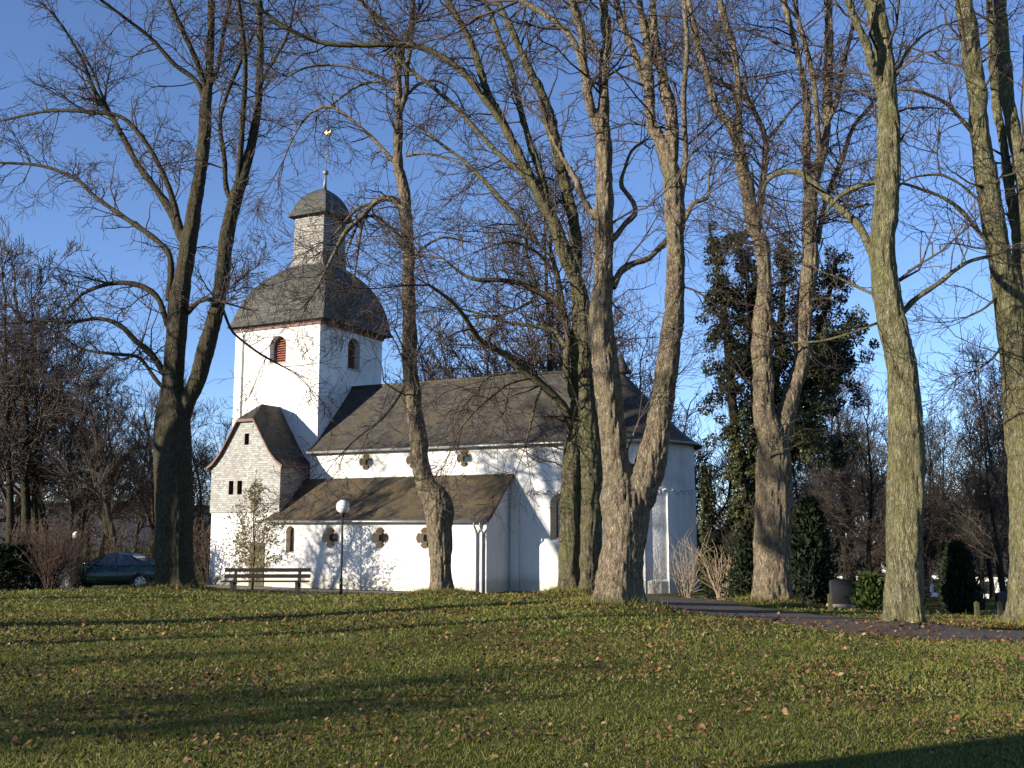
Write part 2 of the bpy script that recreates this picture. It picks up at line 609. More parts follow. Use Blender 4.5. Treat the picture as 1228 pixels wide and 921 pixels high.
# wooded hills on the horizon
th = np.radians(np.linspace(-75, 75, 220))
rr = np.array([230, 300, 360, 420, 480, 520, 600, 800.])
pr = np.array([0, 0.12, 0.35, 0.65, 0.9, 1.0, 0.9, 0.6])
TT, RR = np.meshgrid(th, rr)
crest = 19 - 11 * ss(-0.25, 0.45, TT) + 1.8 * np.sin(TT * 9 + 1) + 0.9 * np.sin(TT * 31) + 0.5 * np.sin(TT * 83)
HX, HY = RR * np.sin(TT), RR * np.cos(TT)
HZ = gz(HX, HY) - 1.0 + crest * pr[:, None]
k = len(th)
idx = np.arange(HX.size).reshape(HX.shape)
Q = np.stack([idx[:-1, :-1], idx[:-1, 1:], idx[1:, 1:], idx[1:, :-1]], -1).reshape(-1, 4)
tag(mesh_np('hills', np.stack([HX, HY, HZ], -1).reshape(-1, 3), [Q], M['hills'], smooth=True), kind='structure')


def strip(name, center, widths, mat, lift, step=0.5, label=None, cat=None):
    """a sheet following the ground along a polyline"""
    c = np.array(center, float)
    seg = np.concatenate([[0], np.cumsum(np.linalg.norm(np.diff(c, axis=0), axis=1))])
    s = np.arange(0, seg[-1], step)
    P = catmull(c, s, seg)
    wv = np.interp(s, seg, widths)
    T = np.gradient(P, axis=0)
    T = nrm(T)
    Nn = np.stack([-T[:, 1], T[:, 0]], -1)
    m = 12
    u = np.linspace(-0.5, 0.5, m)
    ed = 1 + 0.06 * np.sin(s * 1.7)[:, None] * np.sign(u)[None] + 0.05 * np.sin(s * 4.1 + 1)[:, None]
    G = P[:, None] + (u[None, :] * wv[:, None] * ed)[..., None] * Nn[:, None]
    Z = gz(G[..., 0], G[..., 1]) + lift
    Z[:, 0] -= lift + 0.02
    Z[:, -1] -= lift + 0.02
    V = np.concatenate([G, Z[..., None]], -1)
    i = np.arange(len(s) * m).reshape(len(s), m)
    Qd = np.stack([i[:-1, :-1], i[1:, :-1], i[1:, 1:], i[:-1, 1:]], -1).reshape(-1, 4)
    return tag(mesh_np(name, V.reshape(-1, 3), [Qd], mat, smooth=True), label, cat, kind='structure')


def catmull(P, s, seg):
    """Catmull-Rom through P (k,d) at arc parameter s"""
    P = np.asarray(P, float)
    k = len(P)
    i = np.clip(np.searchsorted(seg, s, side='right') - 1, 0, k - 2)
    t = ((s - seg[i]) / np.maximum(seg[i + 1] - seg[i], 1e-9))[:, None]
    p1, p2 = P[i], P[i + 1]
    p0 = np.where((i > 0)[:, None], P[np.maximum(i - 1, 0)], 2 * p1 - p2)
    p3 = np.where((i < k - 2)[:, None], P[np.minimum(i + 2, k - 1)], 2 * p2 - p1)
    d01 = np.maximum(np.linalg.norm(p1 - p0, axis=1), 1e-6)[:, None]
    d12 = np.maximum(np.linalg.norm(p2 - p1, axis=1), 1e-6)[:, None]
    d23 = np.maximum(np.linalg.norm(p3 - p2, axis=1), 1e-6)[:, None]
    m1 = d12 * ((p2 - p1) / d12 * 0.5 * 1 + (p1 - p0) / d01 * 0.5)
    m2 = d12 * ((p2 - p1) / d12 * 0.5 * 1 + (p3 - p2) / d23 * 0.5)
    t2, t3 = t * t, t * t * t
    return (2 * t3 - 3 * t2 + 1) * p1 + (t3 - 2 * t2 + t) * m1 + (-2 * t3 + 3 * t2) * p2 + (t3 - t2) * m2


pathc = [(26, 17.2), (17, 18.6)] + [tuple(hit(x, y)[:2]) for x, y in ((1180, 760), (1085, 749.5), (1000, 745), (920, 739.5))] + \
        [tuple(church_xy(6.5, -6.6)), tuple(church_xy(1, -6.6)), tuple(church_xy(-6, -6.8)), tuple(church_xy(-13, -6.4)), tuple(church_xy(-22, -4.5)), tuple(church_xy(-36, -3))]
PATHW = [2.8, 2.8, 2.9, 3.0, 3.6, 4.0, 3.6, 3.0, 2.8, 2.8, 4, 5]
strip('path', pathc, PATHW, M['asphalt'], 0.03, label='dark asphalt path curving past the church and trees', cat='path')
strip('gravel_verge', [tuple(church_xy(10, 1.5)), tuple(church_xy(7.5, -0.6)), tuple(church_xy(3, -1.3)), tuple(church_xy(-3, -1.6)), tuple(church_xy(-12, -1.2)), tuple(church_xy(-18, -0.8))],
      [2.0, 2.4, 2.6, 2.6, 2.4, 2.0], M['gravel'], 0.016, label='pale gravel strip along the foot of the church walls', cat='gravel')

# ------------------------------------------------------------------ church
church = empty('church', (CO[0], CO[1], -1.0), -TH,
               'white plastered village church with slate roofs and a domed slate tower', 'church')


def wall(mb, outer, holes, to3, mi=0):
    loops = [outer] + holes
    pts = [p for l in loops for p in l]
    tri = tessellate_polygon([[Vector((p[0], p[1], 0)) for p in l] for l in loops])
    V = [to3(p[0], p[1], 0) for p in pts]
    nrm_ref = Vector(to3(0, 0, 1)) - Vector(to3(0, 0, 0))    # inward direction
    F = []
    for t in tri:
        a, b, c = (Vector(V[i]) for i in t)
        nn = (b - a).cross(c - a)
        F.append(tuple(t) if nn.dot(nrm_ref) < 0 else tuple(reversed(t)))
    mb.add(V, F, uv=[(p[0], p[1]) for p in pts], mi=mi)


def arch_pts(cx, z0, w, h, n=10):
    r = w / 2
    p = [(cx - r, z0), (cx + r, z0)]
    zc = z0 + h - r
    for i in range(n + 1):
        a = math.pi * i / n
        p.append((cx + r * math.cos(a), zc + r * math.sin(a)))
    return p


def quatrefoil(cx, cz, R, n=10):
    """four lobes"""
    r = R * 0.56
    d = R - r
    p = []
    for k in range(4):
        a0 = k * math.pi / 2
        ox, oz = cx + d * math.cos(a0), cz + d * math.sin(a0)
        for i in range(n):
            a = a0 - math.radians(98) + math.radians(196) * i / (n - 1)
            p.append((ox + r * math.cos(a), oz + r * math.sin(a)))
    return p


def window_part(loop, to3, depth, mat_reveal, pane_mat, name='window', ring=0.0, bars=None, splay=1.0):
    """reveal into the wall (part) with a pane (sub-part)"""
    mb = MB()
    n = len(loop)
    cx = (min(p[0] for p in loop) + max(p[0] for p in loop)) / 2
    cz = (min(p[1] for p in loop) + max(p[1] for p in loop)) / 2
    inner = [(cx + (u - cx) * splay, cz + (v - cz) * (splay + 1) / 2) for u, v in loop] if splay != 1 else loop
    V = [to3(u, v, -0.012) for u, v in loop] + [to3(u, v, depth) for u, v in inner]
    mb.add(V, [(i, (i + 1) % n, n + (i + 1) % n, n + i) for i in range(n)])
    if ring:
        out = [(cx + (u - cx) * (1 + ring), cz + (v - cz) * (1 + ring)) for u, v in loop]
        V = [to3(u, v, -0.012) for u, v in loop] + [to3(u, v, -0.012) for u, v in out] + [to3(u, v, 0.02) for u, v in out]
        mb.add(V, [(i, n + i, n + (i + 1) % n, (i + 1) % n) for i in range(n)] + [(n + i, 2 * n + i, 2 * n + (i + 1) % n, n + (i + 1) % n) for i in range(n)])
    w = mb.build(name, mat_reveal, church)
    pb = MB()
    d2 = depth - 0.02
    wall(pb, inner, [], lambda u, v, d: to3(u, v, d + d2))
    pane = pb.build('pane', pane_mat, w)
    if bars:
        bb = MB()
        us = [p[0] for p in inner]
        vs = [p[1] for p in inner]
        u0, u1, v0, v1 = min(us), max(us), min(vs), max(vs)
        for fu in bars[0]:
            u = u0 + (u1 - u0) * fu
            bb.add([to3(u - 0.02, v0, d2 - 0.03), to3(u + 0.02, v0, d2 - 0.03), to3(u + 0.02, v1 - 0.06, d2 - 0.03), to3(u - 0.02, v1 - 0.06, d2 - 0.03)], [(0, 1, 2, 3)])
        for fv in bars[1]:
            v = v0 + (v1 - v0) * fv
            bb.add([to3(u0, v - 0.02, d2 - 0.033), to3(u1, v - 0.02, d2 - 0.033), to3(u1, v + 0.02, d2 - 0.033), to3(u0, v + 0.02, d2 - 0.033)], [(0, 1, 2, 3)])
        bb.build('glazing_bars', M['lead'], w)
    return w


def south(n0):   # wall facing -y at y=n0 ; d = depth inwards
    return lambda u, v, d: (u, n0 + d, v)


def east(e0):    # wall facing +x at x=e0
    return lambda u, v, d: (e0 - d, u, v)


def west(e0):
    return lambda u, v, d: (e0 + d, u, v)


def north(n0):
    return lambda u, v, d: (u, n0 - d, v)


# --- nave
NS, NC, EC = 2.12, 5.40, 3.95
NHW = NC - NS
NE_Z, NR_Z = 6.43, 9.95
n_quats = [quatrefoil(e, 5.82, 0.40) for e in (-7.64, -5.0, -2.28)]
n_arch = arch_pts(2.42, 2.18, 0.92, 1.98)
mb = MB()
wall(mb, [(-10.95, 0), (EC, 0), (EC, NE_Z), (-10.95, NE_Z)], n_quats + [n_arch], south(NS))
wall(mb, [(-10.95, 0), (EC, 0), (EC, NE_Z), (-10.95, NE_Z)], [], north(NC + NHW))
# west gable beside the tower
wall(mb, [(NS, 0), (NC + NHW, 0), (NC + NHW, NE_Z), (NC, NR_Z - 0.1), (NS, NE_Z)], [], west(-10.95 + 0.004))
na = 40
av = [(-math.pi / 2) + math.pi * i / na for i in range(na + 1)]
V = [(EC + NHW * math.cos(a), NC + NHW * math.sin(a), z) for z in (0, NE_Z) for a in av]
mb.add(V, [(i, i + 1, na + 2 + i, na + 1 + i) for i in range(na)], smooth=True)
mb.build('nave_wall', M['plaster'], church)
for q in n_quats: window_part(q, south(NS), 0.36, M['reveal'], M['glass'], ring=0.05, splay=0.72)
window_part(n_arch, south(NS), 0.42, M['reveal'], M['glass'], bars=((0.5,), (0.2, 0.4, 0.6, 0.8)), splay=0.75)

# roof with flared eave and half-cone over the apse
prof = [(1.80, 6.36), (2.15, 6.56), (2.7, 7.02), (3.6, 7.98), (4.6, 9.06), (NC, NR_Z)]
sl = np.concatenate([[0], np.cumsum(np.linalg.norm(np.diff(np.array(prof), axis=0), axis=1))])
mb = MB()
for side in (0, 1):
    V, uv, F = [], [], []
    es = np.linspace(-10.97, EC, 16)
    for j, (n_, z_) in enumerate(prof):
        for i, e in enumerate(es):
            sag = 0.02 * math.sin(i * 1.3 + j) if 0 < j < 5 else 0
            V.append((e, n_ if side == 0 else 2 * NC - n_, z_ + sag))
            uv.append((e, sl[j]))
    ke = len(es)
    for j in range(len(prof) - 1):
        for i in range(ke - 1):
            f = (j * ke + i, j * ke + i + 1, (j + 1) * ke + i + 1, (j + 1) * ke + i)
            F.append(f if side == 0 else f[::-1])
    mb.add(V, F, uv=uv)
    # underside and edge
    y0 = prof[0][0] if side == 0 else 2 * NC - prof[0][0]
    y1 = NS + 0.02 if side == 0 else 2 * NC - NS - 0.02
    mb.add([(-10.95, y0, 6.36), (EC, y0, 6.36), (EC, y0, 6.28), (-10.95, y0, 6.28), (EC, y1, 6.33), (-10.95, y1, 6.33)],
           [(0, 3, 2, 1), (3, 5, 4, 2)])
V, uv, F = [], [], []
for j, (n_, z_) in enumerate(prof):
    r = NC - n_
    for i, a in enumerate(av):
        V.append((EC + r * math.cos(a), NC + r * math.sin(a), z_))
        uv.append((EC + (a + math.pi / 2) * 2.2, sl[j]))
ka = len(av)
for j in range(len(prof) - 1):
    for i in range(ka - 1):
        F.append((j * ka + i, j * ka + i + 1, (j + 1) * ka + i + 1, (j + 1) * ka + i))
mb.add(V, F, uv=uv, smooth=True)
r0 = NC - prof[0][0]
V = [(EC + r * math.cos(a), NC + r * math.sin(a), z) for r, z in ((r0, 6.36), (r0, 6.28), (NHW - 0.02, 6.33)) for a in av]
mb.add(V, [(k_ * ka + i, (k_ + 1) * ka + i, (k_ + 1) * ka + i + 1, k_ * ka + i + 1) for k_ in (0, 1) for i in range(ka - 1)])
roof = mb.build('nave_roof', M['roof'], church)
mb = MB()
mb.tube([(-10.9, NC, NR_Z + 0.02), (-4, NC, NR_Z + 0.0), (EC, NC, NR_Z + 0.02)], [0.09, 0.09, 0.09], 8)
mb.build('ridge_cap', M['roof'], roof)
mb = MB()
mb.tube([(EC + 0.1, NC, NR_Z - 0.25), (EC + 0.1, NC, NR_Z + 0.2), (EC + 0.1, NC, NR_Z + 0.75)], [0.5, 0.22, 0.03], 12)
mb.build('apex_cap', M['roof'], roof)
# gutter
mb = MB()
mb.tube([(-10.9, 1.76, 6.33), (EC, 1.76, 6.31)] + [(EC + (NC - 1.76) * math.cos(a), NC + (NC - 1.76) * math.sin(a), 6.31) for a in av[2::3]], [0.06] * (2 + len(av[2::3])), 6)
mb.build('gutter', M['metal'], church)

# Lombard band, lesenes and sloping plinth on the choir and apse
mb = MB()


def apse_pt(s, d):
    """s metres east along the wall from e=0.3, d proud"""
    e = 0.3 + s
    if e <= EC: return (e, NS - d)
    a = -math.pi / 2 + (e - EC) / NHW
    return (EC + (NHW + d) * math.cos(a), NC + (NHW + d) * math.sin(a))


for i in range(26):
    s0 = 0.25 + i * 0.47
    P = []
    for k_ in range(7):
        t = math.pi * k_ / 6
        q = apse_pt(s0 - 0.19 * math.cos(t), 0.015)
        P.append((q[0], q[1], 4.12 + 0.20 * math.sin(t)))
    mb.tube(P, [0.035] * 7, 5)
mb.build('arch_frieze', M['plaster'], church)
for s in (0.0, 3.2, 5.6, 7.05, 8.9, 10.9, 13):
    mb = MB()
    P = [apse_pt(s + ds, 0.09) for ds in (-0.19, 0, 0.19)]
    Pi = [apse_pt(s + ds, -0.02) for ds in (-0.19, 0.19)]
    ring = P + [Pi[1], Pi[0]]
    V = [(x, y, 0) for x, y in ring] + [(x, y, 4.15) for x, y in ring]
    mb.add(V, [(i, (i + 1) % 5, 5 + (i + 1) % 5, 5 + i) for i in range(5)] + [(5, 6, 7, 8, 9)])
    mb.build('lesene', M['plaster'], church)
mb = MB()
ps = np.linspace(0.6, 3.66, 8).tolist() + np.linspace(3.9, 13.8, 24).tolist()
V = []
for s in ps:
    hi = 2.05 if s < 3.7 else 0.5
    for d, z in ((0.07, 0), (0.07, hi), (-0.02, hi + 0.12)):
        x, y = apse_pt(s, d)
        V.append((x, y, z))
F = []
for i in range(len(ps) - 1):
    if abs(ps[i] - 3.66) < 0.01: continue
    for j in (0, 1): F.append((3 * i + j, 3 * i + 3 + j, 3 * i + 4 + j, 3 * i + 1 + j))
F += [(0, 1, 2), (21, 23, 22)]
mb.add(V, F)
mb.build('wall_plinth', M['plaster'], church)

# --- side aisle
A_W = -11.27
a_quats = [quatrefoil(e, 2.27, 0.46) for e in (-8.03, -5.32, -2.99)]
a_arch = arch_pts(-10.32, 1.58, 0.46, 1.22)
mb = MB()
wall(mb, [(A_W, 0), (0, 0), (0, 3.14), (A_W, 3.14)], a_quats + [a_arch], south(0.0))
wall(mb, [(0, 0), (NS, 0), (NS, 5.02), (0, 3.12)], [], east(0.0))
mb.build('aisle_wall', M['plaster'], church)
for q in a_quats: window_part(q, south(0), 0.40, M['reveal'], M['glass'], ring=0.05, splay=0.72)
window_part(a_arch, south(0), 0.26, M['reveal'], M['glass'], splay=0.8)
mb = MB()
ap = [(-0.28, 3.02), (0.05, 3.22), (0.8, 3.88), (1.5, 4.51), (2.13, 5.08)]
sl = np.concatenate([[0], np.cumsum(np.linalg.norm(np.diff(np.array(ap), axis=0), axis=1))])
es = np.linspace(-11.95, 0.22, 18)
V, uv, F = [], [], []
for j, (n_, z_) in enumerate(ap):
    for i, e in enumerate(es):
        ee = e
        if i == 0: ee = -11.95 + 0.30 * j
        V.append((ee, n_, z_ + (0.025 * math.sin(i * 1.1 + 2 * j) if 0 < j < 4 else 0)))
        uv.append((ee, sl[j]))
ke = len(es)
for j in range(len(ap) - 1):
    for i in range(ke - 1):
        F.append((j * ke + i, j * ke + i + 1, (j + 1) * ke + i + 1, (j + 1) * ke + i))
b0 = len(V)
mb.add(V, F, uv=uv)
# slab edges (east verge, eave)
V = [(0.22, n_, z_) for n_, z_ in ap] + [(0.22, n_, z_ - 0.10) for n_, z_ in ap] + [(0.0, n_, z_ - 0.06) for n_, z_ in ap]
k_ = len(ap)
mb.add(V, [(i, k_ + i, k_ + i + 1, i + 1) for i in range(k_ - 1)] + [(k_ + i, 2 * k_ + i, 2 * k_ + i + 1, k_ + i + 1) for i in range(k_ - 1)])
mb.add([(-11.95, -0.28, 3.02), (0.22, -0.28, 3.02), (0.22, -0.28, 2.94), (-11.95, -0.28, 2.94), (0.22, 0.02, 3.10), (-11.95, 0.02, 3.10)], [(0, 3, 2, 1), (3, 5, 4, 2)])
aroof = mb.build('aisle_roof', M['roof_moss'], church)
mb = MB()
mb.tube([(-11.9, -0.33, 3.0), (0.2, -0.33, 2.97)], [0.06, 0.06], 8)
mb.build('gutter', M['metal'], church)
for e in (-0.42, -0.14):
    mb = MB()
    mb.tube([(e, -0.33, 2.97), (e, -0.28, 2.75), (e, -0.07, 2.5), (e, -0.07, 0.02)], [0.045] * 4, 8)
    for z in (0.8, 2.0): mb.box((e - 0.06, -0.08, z), (e + 0.06, -0.005, z + 0.04))
    mb.build('downpipe', M['lead'], church)

# --- tower
T0, T1, TN0, TN1, TZ = -16.45, -10.95, 2.62, 8.12, 13.05
tw_s = arch_pts(-13.6, 11.1, 1.05, 1.40)
tw_e = arch_pts(5.52, 10.98, 1.05, 1.65)
mb = MB()
wall(mb, [(T0, 0), (T1, 0), (T1, TZ), (T0, TZ)], [tw_s], south(TN0))
wall(mb, [(TN0, 0), (TN1, 0), (TN1, TZ), (TN0, TZ)], [tw_e], east(T1))
wall(mb, [(TN0, 0), (TN1, 0), (TN1, TZ), (TN0, TZ)], [], west(T0))
wall(mb, [(T0, 0), (T1, 0), (T1, TZ), (T0, TZ)], [], north(TN1))
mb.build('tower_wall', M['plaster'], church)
for lp, f3 in ((tw_s, south(TN0)), (tw_e, east(T1))):
    w = window_part(lp, f3, 0.55, M['plaster'], M['dark'])
    us = [p[0] for p in lp]
    vs = [p[1] for p in lp]
    sb = MB()
    z = min(vs) + 0.06
    zc = max(vs) - 0.525
    while z < max(vs) - 0.08:
        half = 0.5 if z < zc else math.sqrt(max(0.01, 0.5 ** 2 - (z - zc) ** 2))
        cu = (us[0] + us[1]) / 2
        P = [f3(cu - half, z, 0.30), f3(cu + half, z, 0.30), f3(cu + half, z + 0.10, 0.44), f3(cu - half, z + 0.10, 0.44)]
        P2 = [(p[0], p[1], p[2] + 0.025) for p in P]
        sb.add(P + P2, [(0, 1, 2, 3), (7, 6, 5, 4), (0, 4, 5, 1), (1, 5, 6, 2), (2, 6, 7, 3), (3, 7, 4, 0)])
        z += 0.125
    sb.build('louvre', M['louvre'], w)
    sb = MB()
    P0, P1 = f3(us[0] - 0.08, min(vs) - 0.07, -0.05), f3(us[1] + 0.08, min(vs) - 0.003, 0.1)
    sb.box(tuple(min(a, b) for a, b in zip(P0, P1)), tuple(max(a, b) for a, b in zip(P0, P1)))
    sb.build('sill', M['stone'], w)
mb = MB()
for dz0, dz1, o in ((-0.16, -0.02, 0.08), (-0.02, 0.07, 0.16)):
    mb.box((T0 - o, TN0 - o, TZ + dz0), (T1 + o, TN1 + o, TZ + dz1))
mb.build('cornice', M['fascia'], church)


def square_roof(cx, cy, prof, mat, name, parent, taper_shift=(0, 0)):
    prof = np.array(prof, float)
    seg = np.concatenate([[0], np.cumsum(np.linalg.norm(np.diff(prof, axis=0), axis=1))])
    s = np.linspace(0, seg[-1], 22)
    pp = catmull(prof, s, seg)
    mb = MB()
    for k in range(4):
        ca, sa = [(1, 0), (0, 1), (-1, 0), (0, -1)][k]
        V, uv, F = [], [], []
        for j, (h, z) in enumerate(pp):
            f = j / (len(pp) - 1)
            for i in range(9):
                t = -1 + 2 * i / 8
                x, y = h, h * t
                V.append((cx + x * ca - y * sa + taper_shift[0] * f, cy + x * sa + y * ca + taper_shift[1] * f, z))
                uv.append((h * t + 5 * k, s[j]))
        for j in range(len(pp) - 1):
            for i in range(8):
                F.append((j * 9 + i, j * 9 + i + 1, (j + 1) * 9 + i + 1, (j + 1) * 9 + i))
        mb.add(V, F, uv=uv, smooth=True)
    h, z = pp[0]
    mb.add([(cx - h, cy - h, z), (cx + h, cy - h, z), (cx + h, cy + h, z), (cx - h, cy + h, z)], [(3, 2, 1, 0)])
    h, z = pp[-1]
    sx, sy = taper_shift
    mb.add([(cx - h + sx, cy - h + sy, z), (cx + h + sx, cy - h + sy, z), (cx + h + sx, cy + h + sy, z), (cx - h + sx, cy + h + sy, z)], [(0, 1, 2, 3)])
    return mb.build(name, mat, parent)


TCX, TCY = (T0 + T1) / 2, (TN0 + TN1) / 2
LX, LY = -13.42, 5.55
square_roof(TCX + 0.1, TCY, [(3.16, TZ + 0.06), (3.05, 13.26), (2.92, 13.75), (2.62, 14.75), (2.12, 15.66), (1.5, 16.32), (1.08, 16.66)], M['tower_roof'], 'tower_roof', church, (LX - TCX, LY - TCY))
lan = square_roof(LX, LY, [(1.18, 16.42), (1.04, 16.8), (1.0, 17.3), (0.98, 18.5), (0.97, 19.48)], M['lantern'], 'lantern', church, (0.03, 0.02))
cap = square_roof(LX + 0.04, LY + 0.02, [(1.28, 19.42), (1.20, 19.58), (1.06, 19.98), (0.9, 20.4), (0.6, 20.82), (0.25, 21.1), (0.08, 21.2)], M['tower_roof'], 'lantern_roof', church, (0.1, 0.05))
mb = MB()
fx, fy = LX + 0.2, LY + 0.1
mb.tube([(fx - 0.04, fy, 21.1), (fx, fy, 21.6), (fx + 0.02, fy, 22.0)], [0.14, 0.08, 0.06], 10)
mb.sphere((fx + 0.02, fy, 22.12), 0.16)
mb.tube([(fx + 0.02, fy, 22.1), (fx + 0.08, fy, 24.4)], [0.022, 0.013], 8)
mb.tube([(fx - 0.28, fy, 23.05), (fx + 0.4, fy, 23.05)], [0.025, 0.025], 6)
fin = mb.build('finial', M['lead'], church)
mb = MB()
hx = fx + 0.085
ck = [(-0.17, 24.36), (-0.06, 24.31), (0.07, 24.31), (0.19, 24.44), (0.16, 24.54), (0.05, 24.44), (-0.06, 24.44), (-0.10, 24.55), (-0.20, 24.48)]
mb.add([(hx + a, fy, z) for a, z in ck] + [(hx + a, fy + 0.04, z) for a, z in ck], [tuple(range(9)), tuple(range(17, 8, -1))] + [(i, i + 9, (i + 1) % 9 + 9, (i + 1) % 9) for i in range(9)])
mb.build('weathercock', M['gold'], fin)
mb = MB()
mb.tube([(T0 + 0.55, TN0 - 0.28, 13.0), (T0 + 0.55, TN0 - 0.05, 12.75), (T0 + 0.55, TN0 - 0.05, 0)], [0.03] * 3, 6)
mb.build('lightning_conductor', M['metal'], church)

# --- porch with half-hipped roof in front of the tower
PC, PF, PB = -13.36, 0.30, 2.62
PH = 2.09
ph = [(0.0, 8.80), (0.52, 7.95), (1.05, 7.12), (1.55, 6.36), (1.98, 5.90), (2.36, 5.66)]      # half width, height
mb = MB()
mb.add([(PC - PH, PF, 0), (PC + PH, PF, 0), (PC + PH, PF, 3.44), (PC - PH, PF, 3.44)], [(0, 1, 2, 3)])
mb.add([(PC - PH, PB, 0), (PC - PH, PF, 0), (PC - PH, PF, 3.44), (PC - PH, PB, 3.44)], [(0, 1, 2, 3)])
mb.add([(PC + PH, PF, 0), (PC + PH, PB, 0), (PC + PH, PB, 3.44), (PC + PH, PF, 3.44)], [(0, 1, 2, 3)])
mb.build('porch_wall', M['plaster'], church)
sw = [[(-0.14 + PC + 0.03, 6.70), (0.12 + PC + 0.03, 6.70), (0.12 + PC + 0.03, 7.25), (-0.14 + PC + 0.03, 7.25)]]
for ce in (-14.22, -13.68): sw.append([(ce - 0.14, 4.32), (ce + 0.14, 4.32), (ce + 0.14, 4.98), (ce - 0.14, 4.98)])
mb = MB()
f3 = south(PF - 0.06)
PO = PH + 0.06
gable = [(PC - PO, 3.44), (PC + PO, 3.44), (PC + PO, 5.78)] + [(PC + h, z - 0.1) for h, z in reversed(ph[1:5])] + [(PC - h, z - 0.1) for h, z in ph[1:5]] + [(PC - PO, 5.78)]
wall(mb, gable, sw, f3)
wall(mb, [(PF - 0.06, 3.44), (PB, 3.44), (PB, 5.8), (PF - 0.06, 5.8)], [], east(PC + PO))
wall(mb, [(PF - 0.06, 3.44), (PB, 3.44), (PB, 5.8), (PF - 0.06, 5.8)], [], west(PC - PO))
mb.add([(PC - PO, PF - 0.06, 3.44), (PC + PO, PF - 0.06, 3.44), (PC + PO, PF + 0.01, 3.44), (PC - PO, PF + 0.01, 3.44)], [(3, 2, 1, 0)])
mb.build('slate_cladding', M['shingle'], church)
for lp in sw: window_part(lp, f3, 0.2, M['fascia'], M['glass'])
mb = MB()
for sgn in (1, -1):
    V, uv, F = [], [], []
    d = 0
    for j, (h, z) in enumerate(ph):
        if j: d += math.hypot(h - ph[j - 1][0], z - ph[j - 1][1])
        front = PF - 0.24 if j else PF + 0.95
        for yy in (front, (front + PB) / 2, PB):
            V.append((PC + sgn * h, yy, z))
            uv.append((yy, d))
    for j in range(len(ph) - 1):
        for i in range(2):
            f = (j * 3 + i, j * 3 + 3 + i, j * 3 + 4 + i, j * 3 + 1 + i)
            F.append(f if sgn > 0 else f[::-1])
    mb.add(V, F, uv=uv)
    # verge edge and soffit
    V = [(PC + sgn * h, PF - 0.24, z) for h, z in ph[1:]] + [(PC + sgn * h, PF - 0.24, z - 0.13) for h, z in ph[1:]] + [(PC + sgn * h, PF - 0.05, z - 0.12) for h, z in ph[1:]]
    k_ = len(ph) - 1
    Fs = [(i, i + 1, k_ + i + 1, k_ + i) for i in range(k_ - 1)] + [(k_ + i, k_ + i + 1, 2 * k_ + i + 1, 2 * k_ + i) for i in range(k_ - 1)]
    mb.add(V, Fs, mi=1)
    h, z = ph[-1]
    mb.add([(PC + sgn * h, PF - 0.24, z), (PC + sgn * h, PB, z), (PC + sgn * h, PB, z - 0.1), (PC + sgn * h, PF - 0.24, z - 0.1), (PC + sgn * (PO - 0.02), PB, z - 0.06), (PC + sgn * (PO - 0.02), PF - 0.24, z - 0.06)], [(0, 3, 2, 1), (3, 5, 4, 2)], mi=1)
h, z = ph[1]
mb.add([(PC - h, PF - 0.24, z), (PC + h, PF - 0.24, z), (PC, PF + 0.95, 8.80)], [(0, 1, 2)], uv=[(0, 0), (1, 0), (0.5, 1.4)])
mb.add([(PC - h, PF - 0.24, z), (PC + h, PF - 0.24, z), (PC + h, PF - 0.24, z - 0.13), (PC - h, PF - 0.24, z - 0.13)], [(0, 3, 2, 1)], mi=1)
mb.build('porch_roof', [M['roof'], M['fascia']], church)
mb = MB()
mb.box((PC - PH - 0.05, PF - 0.06, 0), (PC - 0.5, PF + 0.1, 0.42))
mb.build('porch_plinth', M['plinth'], church)
mb = MB()
mb.box((-12.95, PF - 0.03, 0.0), (-12.05, PF + 0.05, 2.02))
for i in range(5): mb.box((-12.93 + 0.18 * i, PF - 0.045, 0.05), (-12.79 + 0.18 * i, PF - 0.028, 1.98))
dr = mb.build('door', M['door'], church)
mb = MB()
mb.tube([(-12.18, PF - 0.04, 1.0), (-12.18, PF - 0.10, 1.0), (-12.30, PF - 0.10, 1.0)], [0.015] * 3, 6)
mb.build('handle', M['metal'], dr)

